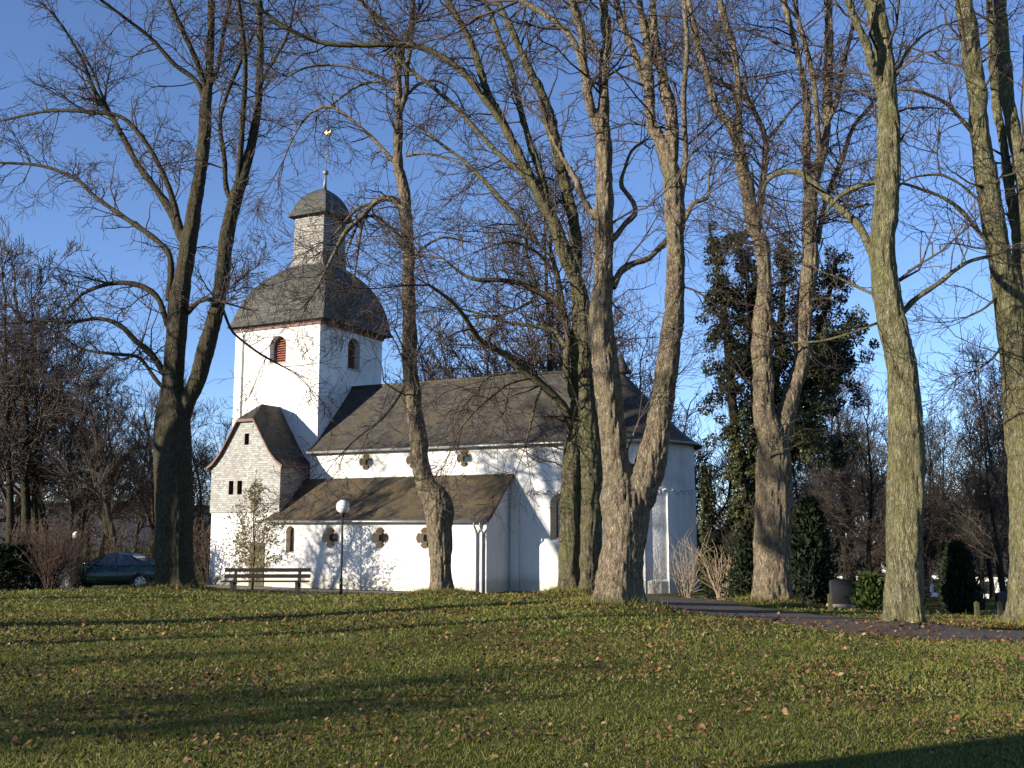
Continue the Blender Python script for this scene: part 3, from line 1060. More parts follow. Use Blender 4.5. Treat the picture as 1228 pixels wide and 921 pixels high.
# ------------------------------------------------------------------ bare trees
class Twigs:
    """collects branches as polylines and builds ONE mesh"""
    def __init__(s, seed):
        s.r = np.random.default_rng(seed)
        s.b = {}
        s.seeds = []

    def poly(s, P, R):
        s.b.setdefault(len(P), []).append((P, R))

    def grow(s, p, d, L, r, level, up=0.05, droop=0.0, wig=0.22, dens=(4.5, 6.0, 0), rmin=0.005, spread=0.9):
        R = s.r
        n = 6 if L > 1.2 else (5 if L > 0.5 else 4)
        P = np.empty((n, 3))
        P[0] = p
        d = np.asarray(d, float)
        d = d / np.linalg.norm(d)
        st = L / (n - 1)
        for i in range(1, n):
            d = d + R.normal(0, wig * (1.0 if level > 1 else 1.35), 3)
            d[2] += up - droop * i / n
            d /= np.linalg.norm(d)
            P[i] = P[i - 1] + d * st
        rad = np.linspace(r, max(rmin, r * 0.35), n)
        s.poly(P, rad)
        if level <= 0:
            if s.r.random() < 0.05: s.seeds.append(P[-1])
            return
        m = R.poisson(dens[-level if level <= len(dens) else 0] * L) if L < 6 else 20
        m = max(2, m)
        for _ in range(m):
            t = R.uniform(0.15, 1.0) * (n - 1)
            i = min(int(t), n - 2)
            q = P[i] + (P[i + 1] - P[i]) * (t - i)
            ax = P[i + 1] - P[i]
            ax /= np.linalg.norm(ax)
            v = R.normal(0, 1, 3)
            v -= ax * v.dot(ax)
            v /= np.linalg.norm(v) + 1e-9
            nd = ax * R.uniform(0.5, 1.1) + v * spread * R.uniform(0.6, 1.1)
            l2 = L * R.uniform(0.32, 0.72) * (1.15 - 0.5 * t / (n - 1))
            s.grow(q, nd, max(l2, 0.12), max(rmin, rad[i] * 0.55), level - 1, up, droop, wig, dens, rmin, spread)

    def build(s, name, mat, parent, seeds=True, sides=3):
        Vs, Qs, off = [], [], 0
        for k, lst in s.b.items():
            P = np.stack([a for a, _ in lst])
            R = np.stack([b for _, b in lst])
            V, Q = tube_np(P, R, sides)
            Vs.append(V)
            Qs.append(Q + off)
            off += len(V)
        nq = sum(len(q) for q in Qs)
        T = []
        if seeds and s.seeds:
            S = np.array(s.seeds)
            a = s.r.normal(0, 1, (len(S), 3))
            a = nrm(a) * s.r.uniform(0.02, 0.05, (len(S), 1))
            b = nrm(s.r.normal(0, 1, (len(S), 3))) * 0.018
            V = np.stack([S - b, S + b, S + a], 1).reshape(-1, 3)
            Vs.append(V)
            T = np.arange(len(V)).reshape(-1, 3) + off
            return mesh_np(name, np.concatenate(Vs), [np.concatenate(Qs), T], [mat, M['seed']], parent, midx=np.concatenate([np.zeros(nq), np.ones(len(T))]))
        return mesh_np(name, np.concatenate(Vs), [np.concatenate(Qs)], mat, parent)


def parse(t): return np.array([[float(v) for v in p.split(',')] for p in t.split()])


def bake_remesh(o, voxel, smooth_it=3):
    m = o.modifiers.new('r', 'REMESH')
    m.mode = 'VOXEL'
    m.voxel_size = voxel
    s = o.modifiers.new('s', 'SMOOTH')
    s.factor = 0.5
    s.iterations = smooth_it
    dg = bpy.context.evaluated_depsgraph_get()
    me = bpy.data.meshes.new_from_object(o.evaluated_get(dg))
    o.modifiers.clear()
    old = o.data
    o.data = me
    me.materials.clear()
    me.materials.append(old.materials[0])
    bpy.data.meshes.remove(old)
    return me


def roughen(me, amp, seed, lump=0.03):
    n = len(me.vertices)
    co = np.empty(n * 3, np.float32)
    no = np.empty(n * 3, np.float32)
    me.vertices.foreach_get('co', co)
    me.vertices.foreach_get('normal', no)
    co = co.reshape(-1, 3)
    no = no.reshape(-1, 3)
    d = np.empty(n)
    for i in range(n):
        x, y, z = co[i]
        a = noise.noise((x * 9 + seed, y * 9, z * 1.6))
        b = noise.noise((x * 2.2, y * 2.2 + seed, z * 1.5))
        c = noise.noise((x * 22, y * 22, z * 5 + seed))
        f_ = noise.noise((x * 15 + seed, y * 15, z * 1.1))
        d[i] = amp * (0.9 * (abs(a) * 2 - 0.5) + 0.5 * c - 0.9 * max(0.0, 0.22 - abs(f_)) * 4) + lump * b
    co = co + no * d[:, None]
    me.vertices.foreach_set('co', co.astype(np.float32).ravel())
    me.polygons.foreach_set('use_smooth', np.ones(len(me.polygons), bool))
    me.update()


def traced_tree(name, label, Y, stems, limbs, bark, seed, flare=0.45, group='old lime trees on the lawn', voxel=0.04, twig_mat='twig', twig_k=1.0, amp=0.018, droop=0.05):
    R = np.random.default_rng(seed)
    samples = []                                    # px, py, depth of what is already built
    tubes, polys3 = [], []
    root = None

    def trace(t, dy, first):
        A = parse(t)
        dense_seg = np.concatenate([[0], np.cumsum(np.hypot(np.diff(A[:, 0]), np.diff(A[:, 1])))])
        s = np.linspace(0, dense_seg[-1], max(4, int(dense_seg[-1] / 7)))
        D = catmull(A, s, dense_seg)
        if first:
            y0 = Y
        else:
            S = np.array(samples)
            i = np.argmin((S[:, 0] - A[0, 0]) ** 2 + (S[:, 1] - A[0, 1]) ** 2)
            y0 = S[i, 2]
        f = s / s[-1]
        ys = y0 + dy * f ** 1.2
        if not first:                               # irregular wander in depth
            Lm = s[-1] * Y / F_PX
            ys = ys + 0.06 * Lm * np.sin(f * R.uniform(3, 7) + R.uniform(0, 6)) * f
        P = np.array([at(x, y, d) for (x, y, _), d in zip(D, ys)])
        rad = np.maximum(D[:, 2], 1.2) * 0.5 * ys / F_PX
        for q, d in zip(D, ys): samples.append((q[0], q[1], d))
        return P, rad

    mbV, mbF, off = [], [], 0
    for i, st in enumerate(stems):
        t, dy = st if isinstance(st, tuple) else (st, R.uniform(-0.25, 0.25) * 3)
        P, rad = trace(t, dy, i == 0 or (isinstance(st, tuple) and len(st) > 1 and dy is None))
        if i == 0:
            root = empty(name, (P[0][0], P[0][1], g1(P[0][0], P[0][1])), 0, label, 'tree', group)
        n = 28
        a = np.arange(n) * 2 * np.pi / n
        if P[0][2] < 1.0:                            # root flare
            h = np.maximum(P[:, 2] - P[0][2] - 0.05, 0)[:, None]
            ph_ = R.uniform(0, 6, 3)
            lob = 1 + flare * (np.exp(-h / 0.28) * (0.30 + 0.40 * np.cos(5 * a + ph_[0])[None] + 0.3 * np.cos(3 * a + ph_[1])[None]) + 1.1 * np.exp(-h / 0.10) * (0.55 + 0.45 * np.cos(7 * a + ph_[2])[None])) + 0.05 * np.cos(4 * a + ph_[2])[None]
            P = np.concatenate([[P[0] - (P[1] - P[0]) / np.linalg.norm(P[1] - P[0]) * 0.45], P])
            lob = np.concatenate([lob[:1], lob])
            rad = np.concatenate([rad[:1] * 1.08, rad])
            V, Q_ = tube_np(P[None], rad[None], n, lob[None])
        else:
            V, Q_ = tube_np(P[None], rad[None], n)
        k = len(P)
        mbV.append(V)
        mbF += [tuple(q) for q in Q_ + off] + [tuple(off + j for j in range(n - 1, -1, -1)), tuple(off + (k - 1) * n + j for j in range(n))]
        off += len(V)
        polys3.append((P, rad, True))
    org = np.array(root.location)
    V = np.concatenate(mbV) - org
    me = bpy.data.meshes.new('trunk')
    me.from_pydata(V.tolist(), [], mbF)
    me.materials.append(M[bark])
    o = link(bpy.data.objects.new('trunk', me), root)
    # keep the shape of thin stems: two remeshes are not needed, voxel is below half the thinnest diameter
    bake_remesh(o, voxel, 3)
    roughen(o.data, amp, seed)
    for lm in limbs:
        t, dy = lm if isinstance(lm, tuple) else (lm, None)
        A = parse(t)
        Lm = np.hypot(np.diff(A[:, 0]), np.diff(A[:, 1])).sum() * Y / F_PX
        if dy is None: dy = R.uniform(-0.45, 0.45) * Lm
        P, rad = trace(t, dy, False)
        rad = rad * (1 + 0.08 * np.sin(np.arange(len(rad)) * 1.9 + R.uniform(0, 6)))
        V, Q_ = tube_np((P - org)[None], rad[None], 9)
        k = len(P)
        mesh_np('limb', V, [Q_, np.arange((k - 1) * 9, k * 9).reshape(1, 9)], M[bark], root, smooth=True)
        polys3.append((P, rad, False))
    # twigs
    tw = Twigs(seed + 100)
    rm = 0.0062 * Y / 28
    for P, rad, is_stem in polys3:
        P = P - org
        seg = np.linalg.norm(np.diff(P, axis=0), axis=1)
        for i in range(len(seg)):
            if P[i][2] < 3.2: continue
            r = rad[i]
            f = i / len(seg)
            if is_stem:
                if r > 0.26: lam = 0.18
                else: lam = 1.9
            else:
                lam = 3.6 * (0.45 + 0.8 * f)
            for _ in range(R.poisson(lam * seg[i] * twig_k)):
                ax = (P[i + 1] - P[i]) / seg[i]
                v = R.normal(0, 1, 3)
                v -= ax * v.dot(ax)
                v /= np.linalg.norm(v) + 1e-9
                d = ax * R.uniform(0.3, 0.9) + v
                L = R.uniform(0.6, 2.6) * (1.15 if is_stem else 1.0)
                tw.grow(P[i] + v * r * 0.6, d, L, min(0.032, max(0.015, r * 0.4)), 2, up=0.05, droop=droop, wig=0.26, rmin=rm, dens=(3.6, 3.6, 0))
        ax = P[-1] - P[-3]
        ax = ax / np.linalg.norm(ax)
        for _ in range(3):
            L = R.uniform(1.2, 2.6) + 8 * rad[-1]
            tw.grow(P[-1], ax + R.normal(0, 0.32, 3), L, max(0.012, rad[-1] * 0.7), 3 if rad[-1] > 0.06 else 2, up=0.06, droop=droop, wig=0.18, dens=(2.6, 4.2, 5.0), rmin=rm)
    tw.build('crown', M[twig_mat], root)
    return root


traced_tree('bare_tree', 'tall bare tree with a greenish trunk beside the dark car and bench', 36, [
    ("210,708,47 209,690,43 209,650,43 209,610,43 208,560,43 207,520,42 207,495,36 207,470,27 208,445,24 212,400,24 214,367,24 219,335,21 225,300,20 233,250,17 241,202,15 245,165,15 246,135,15 248,110,13 251,94,10 252,60,10 254,0,9", 0),
    ("212,520,24 222,488,21 236,458,20 249,411,21 258,380,18 263,357,17 268,320,18 271,290,18 277,260,18 282,240,17 292,210,13 303,165,12 309,130,10 312,67,9 311,0,8", -1.5),
    ("227,300,14 216,279,12 202,249,10 184,222,9 168,202,8 157,183,8 148,165,7 135,141,7", 1.5)],
    ["135,143,7 120,120,6 111,104,5 101,77,4 88,52,3 74,30,3",
     "216,275,9 205,232,7 189,195,6 168,162,6 145,140,5 114,135,5 61,133,4 0,145,3",
     "202,360,9 205,320,8 202,303,7 185,286,7 145,258,6 114,236,5 91,215,4 50,199,4 0,195,3",
     "201,390,8 199,384,7 189,357,7 172,344,7 141,339,6 118,344,5 100,352,4 84,367,3",
     "205,460,8 195,445,8 182,425,8 162,408,7 145,391,6 121,382,5 88,386,4 44,384,3",
     "200,470,5 189,458,5 165,428,4 141,425,4 98,418,3 67,398,2",
     "248,112,8 236,74,7 219,37,6 202,0,5", "250,105,7 259,88,6 269,34,5 276,0,5",
     "246,125,7 236,98,6 209,77,6 182,47,5 148,20,4 121,0,4",
     "280,243,8 273,232,7 269,189,6 264,145,5 273,111,5 285,82,5 296,57,4 310,30,3",
     "284,235,8 290,160,7 294,70,6 286,0,5", ("225,375,7 233,366,6 241,360,6 256,359,5", -1.0),
     "267,370,4 279,398,3 290,408,3 310,423,3 340,440,2", "309,150,5 313,101,5 330,70,4 344,44,4 352,12,3"],
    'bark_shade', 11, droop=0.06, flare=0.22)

traced_tree('bare_tree', 'crooked bare tree with a bulging trunk before the middle of the aisle', 31, [
    ("529,719,34 529,700,26 528.6,680,25 528,655,28 527,632,31 527,615,35 522,598,33 512,584,26 508,572,23 503,545,21 501,518,21 497,495,20 494,469,20 492,445,19 491,420,19 491,380,17 490,340,15.5 490,307,15 488,270,15 486,245,15 483,219,14 478,202,13 478,160,11.5 478,135,11 478,110,10.5 477,84,10 483,60,8", 0)],
    ["483,64,8 470,40,6 450,18,6 430,0,5", "480,132,8 487,111,7 488,84,6 493,50,6 495,0,5",
     "487,262,10 483,249,9 472,239,8 460,238,8 451,242,7 435,259,7 414,279,6 401,303,5 390,325,3 375,355,2",
     "486,300,6 483,293,6 476,280,5 468,273,5 448,259,4 435,262,3 422,285,3 415,305,2",
     "474,196,6 458,178,5 447,166,5 435,155,4 414,138,4 400,129,4 389,128,4 377,133,3 367,141,3 350,168,2 340,192,2",
     "474,106,4 451,98,4 428,104,3 405,120,3 380,140,2", "472,100,4 445,88,4 411,79,3 367,81,3 345,92,2",
     "490,112,4 502,101,4 522,97,3 545,110,2 556,130,2", "487,187,4 510,184,3 529,188,3 560,200,2 585,225,2",
     "490,320,4 505,300,3 530,285,3 560,290,2", "492,452,3.5 484,466,3 470,488,3 455,505,3 435,520,2 419,534,2",
     "448,245,5 438,246,5 424,254,4 412,268,3 400,282,2", "436,258,5 432,280,4 428,310,3 424,340,2"],
    'bark_brown', 23, droop=0.12, flare=0.3, voxel=0.035, amp=0.025)

traced_tree('bare_tree', 'huge bare tree forking low into two thick stems before the apse', 22, [
    ("740,735,74 741,722,60 743,698,53 746,670,50 748,646,49 751,622,53 748,600,52 741,570,36 735.5,524,30 730,472,30 726,435,32 721,400,30 721,384,29 722,355,26 723,334,24 723,300,24 724,286,24 724.6,240,22 724.6,202,20 722,152,20 724,120,13 724.6,84,12 728,50,12 723,0,11", 0.0),
    ("754,622,40 761,602,44 768,588,44 776,566,40 783,542,36 788,520,31 791,500,29 796,472,28 800,440,28 803,410,26 808,384,25 810,334,24 810,286,23 808,235,24 804,202,23 798,180,21 790,165,16 782,152,15 778,101,13 775,50,11 766,0,10", -0.9),
    ("804,190,19 805,135,17 797,105,14 790,67,12 784,27,10 782,0,9", 0.6),
    ("781,125,10 773,101,9 762,67,9 748,34,9 738,0,8", 0.8),
    ("720,155,14 708,128,12 701,84,11 696,34,11 686,0,10", -0.6),
    ("724,270,11 708,254,9 690,215,8 672,185,7 655,150,6", 0.8)],
    ["816,240,9 820,215,8 822,189,7 820,118,7 824,50,6 820,0,6", "702,95,9 694,64,8 681,40,8 657,20,7 624,0,7", "725,100,7 721,71,7 708,50,6 694,13,5 690,0,5",
     ("735,345,9 745,325,9 760,316,8 778,310,7 790,298,7 805,283,7 822,262,6 832,243,6 848,238,4 850,215,3 854,195,3", 1.2),
     "730,290,9 736,286,8 750,268,7 762,256,7 760,244,6 755,236,6 745,222,6 750,200,4 758,180,4 775,168,3",
     "738,560,3 752,540,2.5 758,525,2 766,505,2", "720,420,4 712,400,3.5 705,380,3 712,372,2"],
    'bark_brown', 37, flare=0.38, twig_k=0.8, amp=0.032, voxel=0.036)

traced_tree('bare_tree', 'bare tree of two close trunks left of the huge forked tree', 28, [
    ("708,718,40 707,690,31 706,663,31 708,620,29 709,594,27 709,560,26 708,530,24 705,500,22 702,451,17 701,401,17 698,360,17 687,327,17 676,300,17 664,266,15 644,229,14 620,182,12 600,141,11 586,114,10 566,54,9 546,17,8 536,0,8", 0),
    ("682,718,32 682,700,26 682,663,24 683,594,23 685,545,21 688,515,20 691,490,17 691,450,15 691,418,15 692,374,14 691,330,14 691,286,15 677,219,15 664,162,15 650,114,13 638,90,11 627,67,10 613,34,9 600,7,8 594,-8,8", 0.3),
    ("655,250,11 650,215,10 634,168,9 617,101,8 610,74,8 600,50,7 590,20,7 580,0,6", 1.5)],
    ["706,512,13 700,496,11 684,465,10 679,440,9 681,401,8 674,367,8 668,330,7 660,300,5",
     ("685,520,12 677,490,11 662,472,10 645,457,10 625,442,9 605,425,8 575,407,8 557,380,6 542,362,5 515,342,4", -3.0),
     "640,452,5 625,455,5 610,460,4 590,475,4 570,492,3 555,510,2", "650,462,4 642,485,3 636,510,3 630,535,2", "626,444,4 605,448,3.5 585,452,3 570,470,2",
     "672,365,9 660,356,8 645,350,8 625,340,7 600,336,6 570,335,5 552,327,4 532,310,3", "645,350,6 638,328,5 631,300,4 632,275,3",
     "678,415,7 665,397,6 645,392,5 605,386,4 577,377,3 552,370,2",
     ("604,150,9 586,125,9 556,88,8 519,62,8 489,54,7 435,54,7 391,52,6 350,37,6 320,17,5 300,0,4", -1.5),
     "640,225,7 625,207,7 610,195,7 579,165,6 549,131,6 515,101,5 488,81,5 460,50,4 445,20,3",
     "645,292,6 610,249,6 579,215,5 552,189,4 532,175,4 508,155,3", "640,360,4 610,375,3 585,380,3 560,378,2", "668,330,5 640,300,4 610,290,3 575,300,2"],
    'bark_green', 41, droop=0.10, voxel=0.036, amp=0.025)

traced_tree('bare_tree', 'brown bare tree with twin stems in front of the ivy covered tree', 28, [
    ("924,731,50 925,715,44 926,690,42 926,654,42 928,620,43 928,589,43 928,560,42 927,535,38 920,510,28 915,485,24 916,451,25 914,430,24 915,414,28 914,400,24 915,384,24 917,350,18 916,317,17 912,290,19 904,269,19 896,229,17 889,195,16 885,170,15 873,148,11 859,128,10 849,94,9 836,50,9 829,20,8 826,0,8", 0),
    ("930,545,28 938,518,25 945,488,22 952,461,20 960,441,20 963,401,20 967,350,20 972,317,20 971,280,18 971,249,18 976,215,16 983,195,13 986,188,12 991,145,12 993,84,12 994,34,11 992,0,10", 1.2),
    ("885,174,11 886,135,9 884.5,91,8 878,50,8 869,24,8 863,0,8", -0.5),
    ("970,238,12 967,188,10 967,118,9 957,67,9 944,17,8 940,0,8", 0.8),
    ("908,278,10 913,236,10 917,202,9 918,168,8 910,145,7 900,125,7", 0.7)],
    ["984,190,8 981,162,7 976,101,7 967,60,7 957,23,6", "990,150,7 1001,128,7 1011,77,6 1021,40,5", "980,290,8 984,269,7 994,229,6 1011,188,6 1024,151,5 1041,131,5 1058,109,4",
     "900,126,7 890,100,4 880,80,3", "918,170,5 935,150,4 950,131,3 975,110,2"],
    'bark_brown', 53, amp=0.03, voxel=0.036)

traced_tree('bare_tree', 'straight olive trunked tree standing by the near edge of the path', 18.5, [
    ("1083,767,66 1083,750,51 1083,719,46 1084,690,43 1084.5,638,42 1085,600,43 1086,569,44 1085,502,41 1081,435,36 1074,405,36 1069,384,36 1061,334,33 1060,300,31 1060,280,30 1063,236,32 1065,200,30 1066,168,29 1063,101,25 1060,67,24 1051,20,24 1047,0,23 1040,-20,22 1036,-60,20", 0),
    ("1060,118,13 1051,94,12 1035,44,10 1021,13,10 1016,-5,9", -0.6)],
    ["1057,340,12 1048,310,11 1028,269,10 998,242,9 974,219,9 957,207,8 940,206,7 930,209,7 920,217,5 914,232,3",
     "1058,218,8 1048,219,7 1028,224,6 1010,233,6 1001,241,5 990,255,3", "1070,382,9 1082,375,8 1095,361,7 1125,340,6 1159,315,5 1186,307,4 1209,300,3",
     "1066,381,5 1050,388,4 1024,398,3 984,409,3 950,411,2", "1055,355,4 1041,350,4 1010,335,3 980,324,2", "1072,95,5 1090,60,4 1110,40,3 1130,30,2"],
    'bark_olive', 61, flare=0.5, twig_k=0.6, amp=0.026, voxel=0.03)

traced_tree('bare_tree', 'thick olive trunked tree cut by the right edge beyond the path', 21.5, [
    ("1234,754,54 1233,740,44 1233,700,40 1232,640,39 1230,569,38 1226,502,38 1219,440,36 1212,380,34 1206,334,31 1197,300,27 1187,236,26 1176,168,23 1171,101,22 1163,50,22 1156,0,21 1150,-40,20", 0),
    ("1224,345,18 1221,285,15 1210,219,13 1203,170,12 1196,135,11 1190,60,10 1186,0,10", 1.8),
    ("1226,360,22 1233,300,20 1228,219,19 1220,175,18 1210,128,17 1205,84,17 1200,17,15 1198,-10,15", 0.4)],
    ["1188,295,6 1178,283,5 1149,249,5 1129,236,4 1102,226,4 1082,220,3 1060,222,2", "1184,246,4 1173,239,4 1150,220,3 1129,210,3 1110,210,3 1089,215,2 1080,222,2",
     "1128,211,3 1124,190,2 1125,165,2", "1174,170,6 1163,155,6 1150,140,5 1136,125,5 1115,114,4 1095,108,4 1075,108,3",
     "1210,400,4 1190,430,3 1170,445,2", "1206,345,3 1180,370,3 1160,380,2"],
    'bark_olive', 73, twig_k=0.6, amp=0.024, voxel=0.033)

# ------------------------------------------------------------------ background trees (prototypes, copied)
def proto_tree(name, seed, H, r0, spread, n_l1, bark, twig, low=0.25, multi=1, dens=(2.0, 3.4, 4.2)):
    """an upright bare tree; returns trunk and crown meshes on an Empty"""
    R = np.random.default_rng(seed)
    root = empty(name, (0, 0, 0))
    tw = Twigs(seed + 5)
    Vs, Qs, off = [], [], 0
    for s in range(multi):
        n = 12
        P = np.zeros((n, 3))
        d = np.array([R.normal(0, 0.06), R.normal(0, 0.06), 1.0])
        if multi > 1: d += np.array([R.normal(0, 0.22), R.normal(0, 0.22), 0])
        P[0] = (0, 0, -0.3)
        for i in range(1, n):
            d = d + np.append(R.normal(0, 0.07, 2), 0.02)
            d /= np.linalg.norm(d)
            P[i] = P[i - 1] + d * (H * 0.85 / (n - 1))
        rad = r0 * (1 - 0.85 * np.linspace(0, 1, n) ** 0.9) + 0.015
        rad[0] *= 1.35
        V, Q_ = tube_np(P[None], rad[None], 9)
        Vs.append(V)
        Qs.append(Q_ + off)
        off += len(V)
        for k in range(n_l1):
            t = (low + (1 - low) * (k + R.uniform(0, 0.8)) / n_l1) * (n - 1)
            i = min(int(t), n - 2)
            p = P[i] + (P[i + 1] - P[i]) * (t - i)
            a = k * 2.4 + R.uniform(-0.5, 0.5)
            el = R.uniform(0.45, 1.1)
            dd = np.array([math.cos(a) * spread, math.sin(a) * spread, el])
            L = H * R.uniform(0.22, 0.42) * (1.15 - 0.65 * t / n)
            tw.grow(p, dd, L, max(0.02, rad[i] * 0.5), 3, up=0.09, droop=0.02, wig=0.17, dens=dens, rmin=0.011)
        tw.grow(P[-1], d, H * 0.2, rad[-1], 2, up=0.1, dens=dens, rmin=0.011)
    mesh_np('trunk', np.concatenate(Vs), [np.concatenate(Qs)], M[bark], root, smooth=True)
    tw.build('crown', M[twig], root, seeds=False)
    return root


def copy_tree(root, loc, rz, sc, label, cat='tree', group=None, first=False):
    r = root if first else root.copy()
    if not first:
        COL.objects.link(r)
        for ch in list(root.children):
            c = ch.copy()
            COL.objects.link(c)
            c.parent = r
    r.location = loc
    r.rotation_euler = (0, 0, rz)
    r.scale = sc if isinstance(sc, tuple) else (sc, sc, sc)
    return tag(r, label, cat, group)


PT = [proto_tree('slender_bare_tree', 201, 14, 0.17, 0.55, 16, 'bark_dark', 'twig_grey'),
      proto_tree('slender_bare_tree', 202, 13, 0.20, 0.8, 15, 'bark_dark', 'twig', low=0.3),
      proto_tree('spreading_bare_tree', 203, 12, 0.24, 1.0, 16, 'bark_dark', 'twig', low=0.22),
      proto_tree('forked_bare_tree', 204, 12, 0.20, 0.7, 10, 'bark_dark', 'twig_grey', low=0.3, multi=2)]
PB = [proto_tree('bare_shrub', 211, 3.6, 0.035, 0.9, 6, 'bark_dark', 'twig_red', low=0.1, multi=6, dens=(2.2, 3.5, 4.0)),
      proto_tree('bare_shrub', 212, 4.6, 0.04, 0.7, 7, 'bark_dark', 'twig', low=0.1, multi=6, dens=(2.0, 3.0, 4.0))]
used = set()
R0 = np.random.default_rng(99)


def place(protos, k, px, Y, sc, label, group, cat='tree'):
    k = k % len(protos)
    p = protos[k]
    X = (px - 614) / F_PX * Y
    z = g1(X, Y)
    first = p.name not in used
    used.add(p.name)
    return copy_tree(p, (X, Y, z - 0.05), R0.uniform(0, 6.28), sc * R0.uniform(0.92, 1.08), label, cat, group, first)


# wood left of the church
for i, (px, Y, sc, k) in enumerate([(18, 54, 1.3, 0), (36, 56, 1.35, 1), (52, 60, 1.3, 0),  (84, 55, 0.95, 0), (110, 62, 1.0, 1), (101, 55, 0.65, 1), (125, 58, 0.85, 0), (-15, 60, 1.3, 2), (-50, 62, 1.3, 1),
                                    (10, 66, 1.15, 2), (70, 74, 1.2, 3), (140, 72, 1.0, 2), (190, 66, 0.95, 1), (236, 62, 0.85, 0), (252, 70, 0.9, 3), (205, 76, 1.0, 2), (30, 82, 1.25, 1), (165, 84, 1.1, 0), (268, 80, 0.9, 1), (-35, 70, 1.2, 0)]):
    place(PT, k, px, Y, sc, 'slender bare tree in the wood left of the church beyond the car', 'trees of the wood left of the church')
place(PT, 3, 152, 54, 1.1, 'bare tree forking in a V right behind the dark car roof', 'trees of the wood left of the church')
# behind the church
for px, Y, sc, k in [(470, 72, 1.2, 2), (515, 66, 1.25, 1), (545, 62, 1.15, 2), (575, 70, 1.4, 3), (620, 66, 1.5, 2), (655, 64, 1.9, 0), (700, 68, 1.7, 2), (745, 64, 1.4, 1), (790, 70, 1.35, 2), (690, 80, 2.1, 1), (500, 84, 1.3, 0), (600, 86, 1.5, 1)]:
    place(PT, k, px, Y, sc, 'bushy bare tree rising behind the nave roof', 'trees behind the church')
# right of the church
for px, Y, sc, k in [(840, 62, 0.95, 2), (868, 56, 0.85, 1), (985, 46, 0.7, 0), (1012, 52, 0.75, 1), (1040, 40, 0.62, 0), (1066, 58, 0.85, 2), (1120, 46, 0.62, 0), (1165, 44, 0.6, 0), (1190, 36, 0.5, 0), (1206, 42, 0.6, 0), (1225, 50, 0.75, 2),
                     (1250, 40, 0.7, 1), (955, 60, 0.85, 2), (1090, 70, 0.85, 1), (900, 70, 0.95, 3), (1290, 46, 0.8, 2)]:
    place(PT, k, px, Y, sc, 'small bare tree beyond the path right of the church', 'trees beyond the path on the right')
for i in range(16):
    place(PT, 0, 950 + i * 18.5 + R0.uniform(-8, 8), R0.uniform(42, 62), R0.uniform(0.5, 0.85), 'small bare tree beyond the path right of the church', 'trees beyond the path on the right')
# thickets
for i in range(15):
    px = -40 + i * 21
    Y = R0.uniform(48, 60)
    if 60 < px < 110: Y = 52
    place(PB, 0, px, Y, R0.uniform(0.7, 1.0), 'reddish bare shrub in the undergrowth behind the car', 'undergrowth shrubs left of the church', 'shrub')
for i in range(17):
    px = 850 + i * 24.5
    Y = R0.uniform(32, 46)
    place(PB, 1, px, Y, R0.uniform(0.45, 0.8) * (0.42 if px > 1095 else 1), 'bare shrub in the thicket beyond the path', 'thicket shrubs beyond the path', 'shrub')

# trees left of the picture, whose shadows cross the lawn
PE = proto_tree('high_crowned_tree', 221, 16, 0.62, 0.7, 9, 'bark_dark', 'twig', low=0.55, dens=(1.2, 2.4, 3.4))
for i, (x, y, sc, fat) in enumerate([(-20.8, 12.2, 1.0, 1.15), (-5.5, 3.0, 1.2, 1.0), (-6.0, 1.9, 1.3, 1.1), (-31, 26.5, 1.1, 0.8), (-28, 19.5, 1.0, 0.7), (-24.5, 29, 1.0, 0.8), (-19.5, 8.6, 0.9, 0.5)]):
    copy_tree(PE, (x, y, g1(x, y) - 0.1), R0.uniform(0, 6.28), (sc * fat, sc * fat, sc), 'tall bare tree off the left side of the lawn casting long shadows', 'tree', 'trees along the left edge of the lawn', i == 0)


for k, x, y, sc in ((2, -28.5, -3.4, 0.62), (0, -29.5, 0.9, 0.50), (3, -23.9, 40.4, 0.95)):
    copy_tree(PT[k], (x, y, g1(x, y) - 0.1), R0.uniform(0, 6.28), sc, 'tall bare tree off the left side of the lawn casting long shadows', 'tree', 'trees along the left edge of the lawn')

# ------------------------------------------------------------------ leafy plants
def leaves(name, pts, dirs, size, mat, parent, R, w=0.55, cup=0.25):
    """folded leaf blades, one mesh"""
    n = len(pts)
    d = nrm(dirs + R.normal(0, 0.6, (n, 3)))
    side = nrm(np.cross(d, R.normal(0, 1, (n, 3))))
    up = np.cross(d, side)
    s = size * R.uniform(0.6, 1.25, (n, 1))
    a = pts
    b = pts + d * s
    m = pts + d * s * 0.45 + up * s * -0.06
    l = m + side * s * w * 0.5 + up * s * cup * 0.4
    r = m - side * s * w * 0.5 + up * s * cup * 0.4
    V = np.stack([a, l, b, r], 1).reshape(-1, 3)
    T = np.arange(n)[:, None] * 4
    F = np.concatenate([T + np.array([[0, 2, 1]]), T + np.array([[0, 3, 2]])])
    return mesh_np(name, V, [F], mat, parent)


# ivy covered tree behind the twin-stemmed tree
RI = np.random.default_rng(301)
YI = 34.0
b0 = at(905, 722, YI)
b0[2] = g1(b0[0], b0[1])
ivy = empty('ivy_tree', tuple(b0), 0, 'dark ivy smothered tree behind the twin stemmed brown tree', 'tree')
istems = ["905,728,14 900,660,12 890,580,12 880,500,11 874,430,10 868,370,8 862,330,6 856,300,4 850,270,3", "905,700,10 908,600,10 906,500,10 902,420,9 898,350,7 890,310,5 880,275,4",
          "905,680,12 925,600,11 948,520,11 968,450,10 985,390,8 996,345,6 1004,310,4", "945,530,8 970,500,7 995,465,6 1012,440,4 1025,425,3", "930,580,8 930,480,8 935,400,8 940,340,6 942,300,4",
          "965,455,7 985,440,5 1003,405,4 1018,385,3", "950,520,6 972,525,5 990,535,4 1005,550,3"]
Vs, Qs, off = [], [], 0
cl = []
